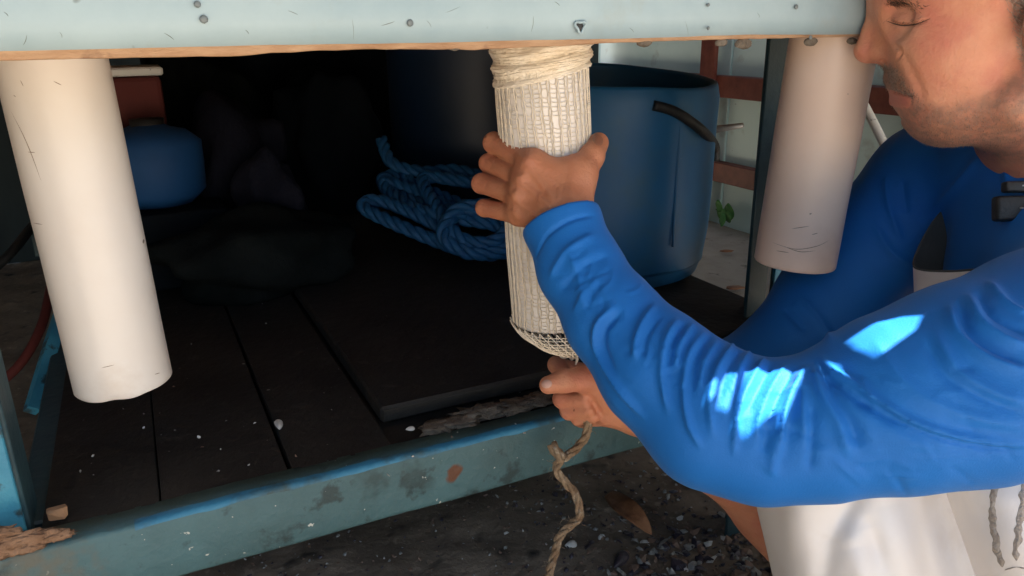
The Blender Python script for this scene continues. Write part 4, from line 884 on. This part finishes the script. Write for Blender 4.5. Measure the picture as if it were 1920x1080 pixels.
def hairs(name, mask, count, L, r, m, down=0.7, back=0.35, lift=0.35):
    ids = np.where(mask)[0]; mb = MB()
    if not len(ids): return
    for i in rng.choice(ids, min(count, len(ids) * 3)):
        p = V[i] + rng.normal(0, 0.0016, 3); p = p - NB[i] * ((p - V[i]) @ NB[i]); nrm = NB[i]; d = lift * nrm + down * np.array([0, 0, -1.0]) - back * HF + rng.normal(0, 0.28, 3); d /= np.linalg.norm(d); ln = L * rng.uniform(0.5, 1.2)
        s = np.cross(d, nrm); s /= np.linalg.norm(s) + 1e-9; q = np.cross(s, d)
        b = [p + r * (math.cos(t) * s + math.sin(t) * q) - nrm * 0.0004 for t in (0, 2.1, 4.2)]; mid = p + d * ln * 0.55 + nrm * ln * 0.08
        mb.add(b + [mid + 0.7 * r * s, mid - 0.7 * r * s, p + d * ln], [(0, 1, 3), (1, 2, 4), (1, 4, 3), (2, 0, 3), (2, 3, 4), (3, 4, 5), (4, 3, 5)])
    o = mb.build(name, m, man, True); tag(o, kind='stuff')
must = inpoly(hf, hu, side_poly([(1640, 122), (1682, 122), (1700, 150), (1722, 182), (1712, 182), (1680, 166), (1640, 166)])) & nearhead
hairs('beard_stubble', (mv > 0.45) & ~lipm, 9000, 0.0021, 0.00011, M_beard, 0.7, 0.3, 0.22)
hairs('moustache', must & ~lipm, 4200, 0.0034, 0.00014, M_beard, 0.7, 0.3, 0.2)
brow = inpoly(hf, hu, side_poly([(1660, -16), (1692, -6), (1732, 14), (1728, 23), (1692, 15), (1660, 5)])) & nearhead
hairs('eyebrow', brow, 5200, 0.0055, 0.00017, M_brow, 0.2, 0.9, 0.12)
temple = sv_ > 0.4
hairs('hair', temple, 22000, 0.009, 0.00016, M_hair, 0.5, 0.7, 0.25)
lash = inpoly(hf, hu, side_poly([(1664, 34), (1700, 40), (1738, 34), (1738, 38), (1700, 45), (1664, 40)])) & nearhead
bvh0 = BVHTree.FromPolygons(V.tolist(), Fq.tolist()); LP_ = []
for (x, y) in spline([(1664, 40), (1678, 45), (1694, 48), (1714, 46), (1730, 41), (1744, 35)], 30):
    h_ = bvh0.ray_cast(Vector(CAM), Vector(ray(x, y)).normalized())
    if h_[0] is not None: LP_.append(np.array(h_[0]))
Vt, Ft = tube(LP_, 0.0006 * np.sin(np.linspace(0.35, 2.9, len(LP_))), 6); obj('lash_line', Vt, Ft, mat('lash_brown', (0.09, 0.045, 0.03), None, rough=0.7), man)
hairs('eyelashes', lash, 130, 0.0026, 0.0001, M_brow, 0.8, -0.5, 0.3)
# nails
bvhB = BVHTree.FromPolygons(V.tolist(), Fq.tolist())
def nail(px, py, rx, ry, ang, m, name='thumbnail'):
    Vn = []; n, k = 14, 5
    for j in range(k):
        for i in range(n):
            a = 6.283 * i / n; f = (1 - j / (k - 1) * 0.98); x = rx * math.cos(a) * f; y = ry * math.sin(a) * f; X = px + x * math.cos(ang) - y * math.sin(ang); Y = py + x * math.sin(ang) + y * math.cos(ang)
            hit = bvhB.ray_cast(Vector(CAM), Vector(ray(X, Y)).normalized()); P = np.array(hit[0]) if hit[0] is not None and np.linalg.norm(np.array(hit[0]) - CAM) < 1.2 else W(X, Y, .78); nn_ = np.array(hit[1]) if hit[0] is not None else -FWD
            Vn.append(P + nn_ * (0.0007 if j else -0.0002))
    obj(name, Vn, [(j * n + i, j * n + (i + 1) % n, (j + 1) * n + (i + 1) % n, (j + 1) * n + i) for j in range(k - 1) for i in range(n)], m, man)
nail(1025, 720, 11, 9, -0.15, M_nail)
nail(1121, 262, 13, 10, 1.1, M_naild)

# shirt
def sl_(pts, k=0.03, kk=0.03): return chain([(W(x, y, z), hw * z / F) for x, y, z, hw in pts], k, kk)
near_arm = sl_([(1035, 375, .715, 66), (1052, 415, .708, 69), (1088, 505, .692, 75), (1150, 600, .67, 86), (1235, 695, .648, 108), (1338, 782, .63, 130), (1428, 812, .62, 126), (1540, 800, .61, 132), (1680, 756, .605, 163), (1810, 720, .605, 184), (1985, 665, .61, 200), (2080, 620, .63, 180)], 0.015)
wdir = (wr_n - W(1088, 505, .692)); wdir /= np.linalg.norm(wdir); wdf = (wr_f - W(1340, 735, .91)); wdf /= np.linalg.norm(wdf)
near_arm = grp([near_arm, minus(plane(W(1050, 411, .708), wdir, 0.002)), minus(cap(wr_n + wdir * 0.03, wr_n - wdir * 0.012, 0.0305, 0.0285, 0.002))], 0.03)
far_arm = sl_([(1750, 350, .93, 112), (1660, 450, .95, 108), (1565, 560, .965, 100), (1465, 690, .96, 98), (1340, 735, .91, 82), (1225, 768, .842, 52)], 0.02)
far_arm = grp([far_arm, minus(plane(W(1196, 775, .832), wdf, 0.002)), minus(cap(wr_f + wdf * 0.03, wr_f - wdf * 0.012, 0.0285, 0.0265, 0.002))], 0.03)
shirtn = grp([
    cap(neckB + np.array([0, 0, 0.030]), neckB, 0.060, 0.066, 0.03), cap(neckB, chest, 0.068, 0.086, 0.04), cap(chest, pelv, 0.086, 0.110, 0.04),
    cap(neckB + HL * 0.03 - np.array([0, 0, .03]), W(2080, 600, .64), 0.055, 0.075, 0.04), cap(neckB - np.array([0, 0, .02]), W(1750, 350, .93), 0.052, 0.070, 0.04),
    far_arm, near_arm,
    minus(cap(neckB + np.array([0, 0, 0.030]) - HF * 0.012, H(1930, 150), 0.048, 0.060, 0.004))], 0.01)
SV, SF = meshsdf(shirtn, 0.0022)
SV = smoothmesh(SV, SF, 2, 0.5)
fo_ = []
def fold(w_, h_, *p, hat=0.5): fo_.append((list(p), w_ * 0.8, h_ * 1.45, hat, 1.3))
# cuff and forearm
fold(0.0020, -0.0020, (1003, 487), (1022, 447), (1052, 422), (1085, 408), (1114, 404), hat=0.1)
fold(0.006, 0.0030, (1030, 520), (1062, 470), (1112, 440)); fold(0.007, -0.0025, (1050, 548), (1090, 505), (1140, 478))
fold(0.006, 0.0022, (1075, 585), (1100, 545), (1120, 520)); fold(0.008, 0.003, (1065, 470), (1085, 520), (1095, 580))
fold(0.0055, 0.0062, (1150, 575), (1122, 605), (1116, 640), (1130, 680), (1165, 735), (1205, 780)); fold(0.005, -0.0035, (1165, 585), (1136, 615), (1132, 650), (1150, 695))
fold(0.0050, 0.0050, (1228, 570), (1204, 606), (1192, 640), (1190, 672)); fold(0.0035, -0.0030, (1240, 590), (1214, 630), (1204, 670))
fold(0.0045, 0.0052, (1270, 598), (1247, 640), (1240, 700), (1252, 770)); fold(0.0032, -0.0034, (1283, 606), (1262, 645), (1256, 690))
fold(0.0040, 0.0036, (1300, 606), (1274, 648), (1268, 690)); fold(0.0042, 0.0050, (1325, 616), (1293, 660), (1282, 720), (1290, 790), (1312, 836)); fold(0.0030, -0.0030, (1336, 626), (1306, 672), (1298, 735))
fold(0.0036, 0.0036, (1352, 630), (1322, 676), (1312, 726)); fold(0.0042, 0.0046, (1378, 640), (1345, 690), (1330, 745), (1336, 815)); fold(0.0030, -0.0032, (1392, 652), (1362, 700), (1350, 750))
fold(0.0034, 0.0034, (1408, 655), (1382, 700), (1372, 740)); fold(0.0040, 0.0052, (1436, 668), (1408, 712), (1384, 770), (1376, 850)); fold(0.0030, -0.0036, (1450, 680), (1426, 722), (1402, 775))
fold(0.0036, 0.0046, (1474, 684), (1446, 728), (1424, 780), (1418, 820)); fold(0.0028, -0.0036, (1488, 690), (1462, 738), (1440, 792)); fold(0.0036, 0.0050, (1510, 688), (1484, 736), (1468, 790), (1462, 850))
for _ in range(46):
    f = random.random(); x = 1060 + 420 * f; y = 480 + 320 * f + random.uniform(-60, 60); a = random.uniform(1.2, 2.6); L = random.uniform(18, 55)
    fold(random.uniform(0.0022, 0.0040), random.choice((-1, 1)) * random.uniform(0.0005, 0.0013), (x, y), (x + 0.5 * L * math.cos(a) + 4, y + 0.5 * L * math.sin(a)), (x + L * math.cos(a + .2), y + L * math.sin(a + .2)))
# crook and upper arm
fold(0.0050, 0.0055, (1540, 668), (1556, 692), (1590, 712), (1640, 748), (1700, 785), (1770, 812), (1850, 828), (1925, 834)); fold(0.007, -0.0045, (1535, 676), (1552, 705), (1590, 735), (1650, 775), (1710, 806))
fold(0.007, 0.0045, (1528, 690), (1540, 740), (1570, 790), (1590, 850)); fold(0.007, -0.0040, (1545, 700), (1565, 745), (1595, 795), (1612, 845))
fold(0.007, 0.0040, (1505, 700), (1505, 760), (1510, 830)); fold(0.006, -0.0035, (1520, 760), (1522, 820), (1518, 880)); fold(0.006, 0.003, (1460, 800), (1450, 850), (1447, 890)); fold(0.006, -0.003, (1440, 800), (1432, 850))
fold(0.007, 0.0050, (1782, 572), (1796, 622), (1850, 668), (1925, 695)); fold(0.0065, -0.0045, (1800, 570), (1815, 620), (1860, 655), (1925, 682)); fold(0.0065, 0.0050, (1818, 556), (1838, 600), (1880, 632), (1925, 650)); fold(0.006, -0.0040, (1835, 545), (1860, 590), (1925, 625)); fold(0.006, 0.0045, (1855, 528), (1885, 565), (1925, 590))
fold(0.008, 0.0040, (1752, 615), (1790, 690), (1860, 735), (1925, 755)); fold(0.008, -0.0035, (1740, 640), (1790, 715), (1925, 780)); fold(0.010, 0.0030, (1640, 640), (1700, 720), (1800, 775), (1920, 800))
# far arm and chest
fold(0.008, 0.004, (1505, 560), (1540, 600), (1560, 640)); fold(0.008, -0.004, (1470, 580), (1510, 620)); fold(0.008, 0.004, (1660, 330), (1668, 390), (1690, 450)); fold(0.008, -0.003, (1690, 340), (1700, 400)); fold(0.008, 0.004, (1640, 420), (1670, 470), (1712, 500))
fold(0.007, 0.004, (1880, 290), (1885, 320), (1890, 345)); fold(0.010, 0.004, (1840, 290), (1790, 350), (1745, 400))
fold(0.0022, -0.0026, (1560, 706), (1594, 726), (1645, 760), (1705, 797), (1775, 824), (1850, 840), (1925, 846), hat=0.1)
for _ in range(44):
    x = random.uniform(1420, 1900); y = random.uniform(690, 900); a = random.uniform(-0.3, 1.2); L = random.uniform(30, 90)
    fold(random.uniform(0.003, 0.007), random.choice((-1, 1)) * random.uniform(0.0006, 0.0014), (x, y), (x + L * math.cos(a), y + L * math.sin(a)))
SV = strokes(SV, SF, fo_)
shirt = obj('shirt', SV, SF, M_shirt, man)
# collar
nb2 = neckB + np.array([0, 0, -0.012]); colr = []
cx = np.cross([0, 0, 1.0], HF); V = []; n = 48
for j in range(7):
    f = j / 6
    for i in range(n):
        a = 0.10 + (6.283 - 0.20) * i / (n - 1); r = 0.052 + 0.018 * f - 0.003 * math.sin(f * 3.14)
        drop = 0.012 * math.exp(-((min(a, 6.283 - a) / 0.35) ** 2))
        V.append(nb2 + r * (math.cos(a) * HF + math.sin(a) * cx) + np.array([0, 0, 0.054 - 0.062 * f - drop * (0.5 + 0.5 * f)]))
Fc = [(j * n + i, j * n + i + 1, (j + 1) * n + i + 1, (j + 1) * n + i) for j in range(6) for i in range(n - 1)]
o = obj('collar', V, Fc, M_shirt, man); mo = o.modifiers.new('t', 'SOLIDIFY'); mo.thickness = 0.002

# apron: bib, lap and the flap over it
def loft(rows, nu, nv):
    A = np.array([spline([W(*p) for p in r], nu) for r in rows]); B = np.stack([spline(A[:, i], nv) for i in range(nu)], 1)
    V = B.reshape(-1, 3); return V, [(j * nu + i, j * nu + i + 1, (j + 1) * nu + i + 1, (j + 1) * nu + i) for j in range(nv - 1) for i in range(nu - 1)]
def cloth(name, rows, nu, nv, thick=0.0016, m=None, extra=None, lin=0):
    V, Fc = loft(rows, nu, nv)
    if extra: V = extra(V)
    o = obj(name, V, Fc if not lin else [f[::-1] for f in Fc], [m or M_apron, M_apin], man); mo = o.modifiers.new('t', 'SOLIDIFY'); mo.thickness = thick; mo.offset = 0; mo.material_offset = lin; return o
bib_top = [(1800, 372, .848), (1778, 386, .848), (1750, 416, .845), (1726, 458, .838), (1713, 494, .825), (1728, 506, .802), (1780, 509, .765), (1840, 506, .725), (1895, 512, .69), (1960, 520, .67)]
rows = [bib_top] + [[(x + 2 * k, y + (520 - y) * min(1, 0.35 * k) * 0.9 + 40 * k, z - 0.002 * k) for x, y, z in bib_top] for k in (1, 2, 4, 7, 10)]
cloth('apron_bib', rows, 70, 40, lin=1)
V, Fc = tube(spline([W(1800, 372, .848), W(1840, 335, .846), W(1890, 295, .85), W(1945, 262, .86)], 16), 0.0035, 6); obj('apron_strap', V, Fc, M_apron, man)
V, Fc = tube(spline([W(*p) for p in bib_top], 70) , 0.0013, 6); obj('bib_hem', V, Fc, M_apin, man)
lap = []
for (py, sh) in ((845, -14), (905, -4), (960, 6), (1010, 18), (1080, 34), (1200, 62), (1330, 92)):
    lap.append([(1416 + sh, py, .765), (1450 + sh, py, .725), (1500 + sh, py, .698), (1570 + sh, py, .688), (1650 + sh, py, .692), (1720 + sh, py, .715), (1780 + sh, py, .755), (1900 + sh, py, .79)])
def lap_folds(V):
    V = np.array(V); px, py = proj(V); d = np.zeros(len(V))
    def seg(a, b): 
        a = np.array(a, float); b = np.array(b, float); ba = b - a; q = np.stack([px, py], 1) - a; t = np.clip(q @ ba / (ba @ ba), 0, 1); return np.linalg.norm(q - t[:, None] * ba, axis=1), np.sin(np.pi * np.clip(t, 0.08, 0.95))
    for (a, b, w_, h_) in (((1622, 880), (1556, 1012), 26, -0.010), ((1556, 1012), (1540, 1120), 22, -0.006), ((1600, 1015), (1640, 1160), 30, 0.009), ((1668, 930), (1712, 1120), 34, 0.010), ((1500, 900), (1478, 1050), 40, 0.006), ((1628, 985), (1652, 1060), 16, -0.004), ((1740, 900), (1800, 1100), 24, -0.008), ((1450, 930), (1470, 1060), 14, -0.003)):
        dd, e_ = seg(a, b); d += h_ * np.exp(-(dd / w_) ** 2) * (0.35 + 0.65 * e_)
    r_ = V - CAM; r_ /= np.linalg.norm(r_, axis=1)[:, None]; return V - r_ * d[:, None]
cloth('apron_lap', lap, 110, 110, extra=lap_folds)
flap = [[(1735, 830, .70), (1780, 820, .685), (1850, 815, .675), (1930, 805, .67), (2010, 800, .68)],
        [(1768, 905, .70), (1810, 900, .675), (1870, 895, .66), (1940, 890, .655), (2030, 885, .66)],
        [(1790, 965, .70), (1835, 960, .67), (1890, 958, .65), (1960, 955, .645), (2050, 950, .65)],
        [(1832, 1085, .70), (1872, 1085, .665), (1930, 1085, .645), (2000, 1085, .64), (2090, 1085, .65)],
        [(1890, 1260, .73), (1930, 1260, .70), (1990, 1260, .68), (2060, 1260, .67), (2150, 1260, .68)]]
fl = cloth('apron_flap', flap, 60, 60)
# dried mud smears on the flap
dm = MB()
bvF = BVHTree.FromPolygons([tuple(Vector(v.co) + fl.parent.location) for v in fl.data.vertices], [tuple(p.vertices) for p in fl.data.polygons])
def smear(pts, wd, name='mud_smear'):
    sp = spline(pts, 46); mbs = []; n = 7
    for i, (x, y) in enumerate(sp):
        f = i / 45; ww = wd * (0.75 + 0.5 * nz(x, y, 1, 0.09)) * min(1, 6 * f + 0.2, 6 * (1 - f) + 0.2)
        for j in range(n):
            q = (j / (n - 1) - .5) * 2; X = x + ww * q + 4 * nz(y, 3, 1, 0.05); hit = bvF.ray_cast(Vector(CAM), Vector(ray(X, y)).normalized())
            P = np.array(hit[0]) if hit[0] is not None else W(X, y, .66)
            nn_ = np.array(hit[1]) if hit[0] is not None else -FWD; nn_ = nn_ if nn_ @ FWD < 0 else -nn_
            mbs.append(P + nn_ * (0.0009 + 0.0011 * (1 - q * q) * (0.6 + 0.9 * nz(X, y, 0, 0.16))))
    Fc = [(i * n + j, i * n + j + 1, (i + 1) * n + j + 1, (i + 1) * n + j) for i in range(45) for j in range(n - 1)]
    obj(name, mbs, Fc, M_smear, man)
M_smear = mat('dried_mud_smear', (0.36, 0.30, 0.25), (0.48, 0.42, 0.36), 120, 0.9, 0.8, 300)
smear([(1868, 905), (1862, 950), (1866, 1000), (1874, 1040), (1880, 1062)], 9); smear([(1922, 893), (1916, 950), (1908, 1010), (1905, 1050)], 9); smear([(1885, 1068), (1905, 1062), (1925, 1066)], 6)

# ------------------------------------------------------------------ clip microphone on the shirt front
bvS = BVHTree.FromPolygons(SV.tolist(), SF.tolist())
hit = bvS.ray_cast(Vector(CAM), Vector(ray(1895, 385)).normalized())
mc = np.array(hit[0]) if hit[0] is not None else W(1895, 385, .72)
mc = CAM + (mc - CAM) * 0.985
mu = -UP; ma = (RIGHT * 0.97 + FWD * -0.1, UP, FWD); MA = np.array([a / np.linalg.norm(a) for a in ma])
mic = empty('clip_microphone', mc, 'small black clip-on microphone pinned to the blue shirt front', 'microphone')
s_ = 1 / 2150.0
V, Fc = box(mc + RIGHT * 0.006 - UP * 0.003, MA, (0.0200, 0.0115, 0.006), 0.003, 3); bo = obj('case', V, Fc, M_black, mic)
V, Fc = box(mc + RIGHT * 0.009 + UP * 0.0165 - FWD * 0.002, MA, (0.0160, 0.0050, 0.005), 0.002, 2); obj('clip', V, Fc, M_black, mic)
V, Fc = box(mc + RIGHT * 0.014 + UP * 0.0170 - FWD * 0.0075, MA, (0.008, 0.0008, 0.0006), 0.0002, 1); obj('clip_pin', V, Fc, M_steel, mic)
V, Fc = blob(mc + RIGHT * 0.006 - UP * 0.003 - FWD * 0.0064, (0.0022, 0.0022, 0.0008), 2, 0.0); obj('indicator', V, Fc, M_steel, bo)

# ------------------------------------------------------------------ unseen tin roof added for shade; holes shaped to cast the sleeve's sun patches
RZ = 1.42
bvA = BVHTree.FromPolygons(SV.tolist(), SF.tolist())
def to_roof(px, py):
    hit = bvA.ray_cast(Vector(CAM), Vector(ray(px, py)).normalized()); p = np.array(hit[0]) if hit[0] is not None else W(px, py, .61)
    return p + SUND * ((RZ - p[2]) / SUND[2])
holes = [[(1324, 746), (1334, 716), (1346, 710), (1340, 738), (1330, 752)],
         [(1344, 764), (1351, 722), (1364, 700), (1380, 700), (1376, 730), (1364, 772)],
         [(1378, 796), (1390, 742), (1398, 698), (1462, 692), (1506, 693), (1500, 714), (1478, 768), (1466, 800), (1462, 770), (1440, 780), (1404, 818), (1392, 816)],
         [(1548, 676), (1572, 686), (1592, 708), (1588, 716), (1562, 700)],
         [(1588, 640), (1640, 606), (1690, 594), (1728, 592), (1716, 618), (1648, 668), (1606, 654)]]
rc = np.array([0.4, 1.4]); pts2 = []; edges = []
outer = [(-2.6, -0.5), (1.6, -0.5), (1.6, 2.35), (0.45, 2.35), (0.45, 3.4), (-2.6, 3.4)]
pts2 += [Vector(p) for p in outer]; edges += [(i, (i + 1) % 6) for i in range(6)]; hp_ = []
for hpx in holes:
    P = [to_roof(x, y) for x, y in hpx]; k = len(pts2); pts2 += [Vector((p[0], p[1])) for p in P]; edges += [(k + i, k + (i + 1) % len(P)) for i in range(len(P))]; hp_.append([(p[0], p[1]) for p in P])
res = delaunay_2d_cdt(pts2, edges, [], 0, 1e-6)
vv = np.array([tuple(v) for v in res[0]]); ff = []
for f in res[2]:
    c = vv[list(f)].mean(0)
    if inpoly(np.array([c[0]]), np.array([c[1]]), outer)[0] and not any(inpoly(np.array([c[0]]), np.array([c[1]]), h)[0] for h in hp_): ff.append(tuple(f))
roof = empty('shade_roof', (0.4, 1.4, 0), 'unseen grey tin roof added on posts, holed to shape the sun patches', 'roof')
obj('roof_sheet', [(x, y, RZ) for x, y in vv], ff, M_roof, roof, False)
for (x, y) in ((-2.4, -0.4), (1.5, -0.4), (1.5, 2.2), (-2.4, 3.3)):
    V, Fc = tube([(x, y, 0 - 0.1), (x, y, RZ - 0.005)], 0.06, 10); obj('post', V, Fc, M_post, roof)
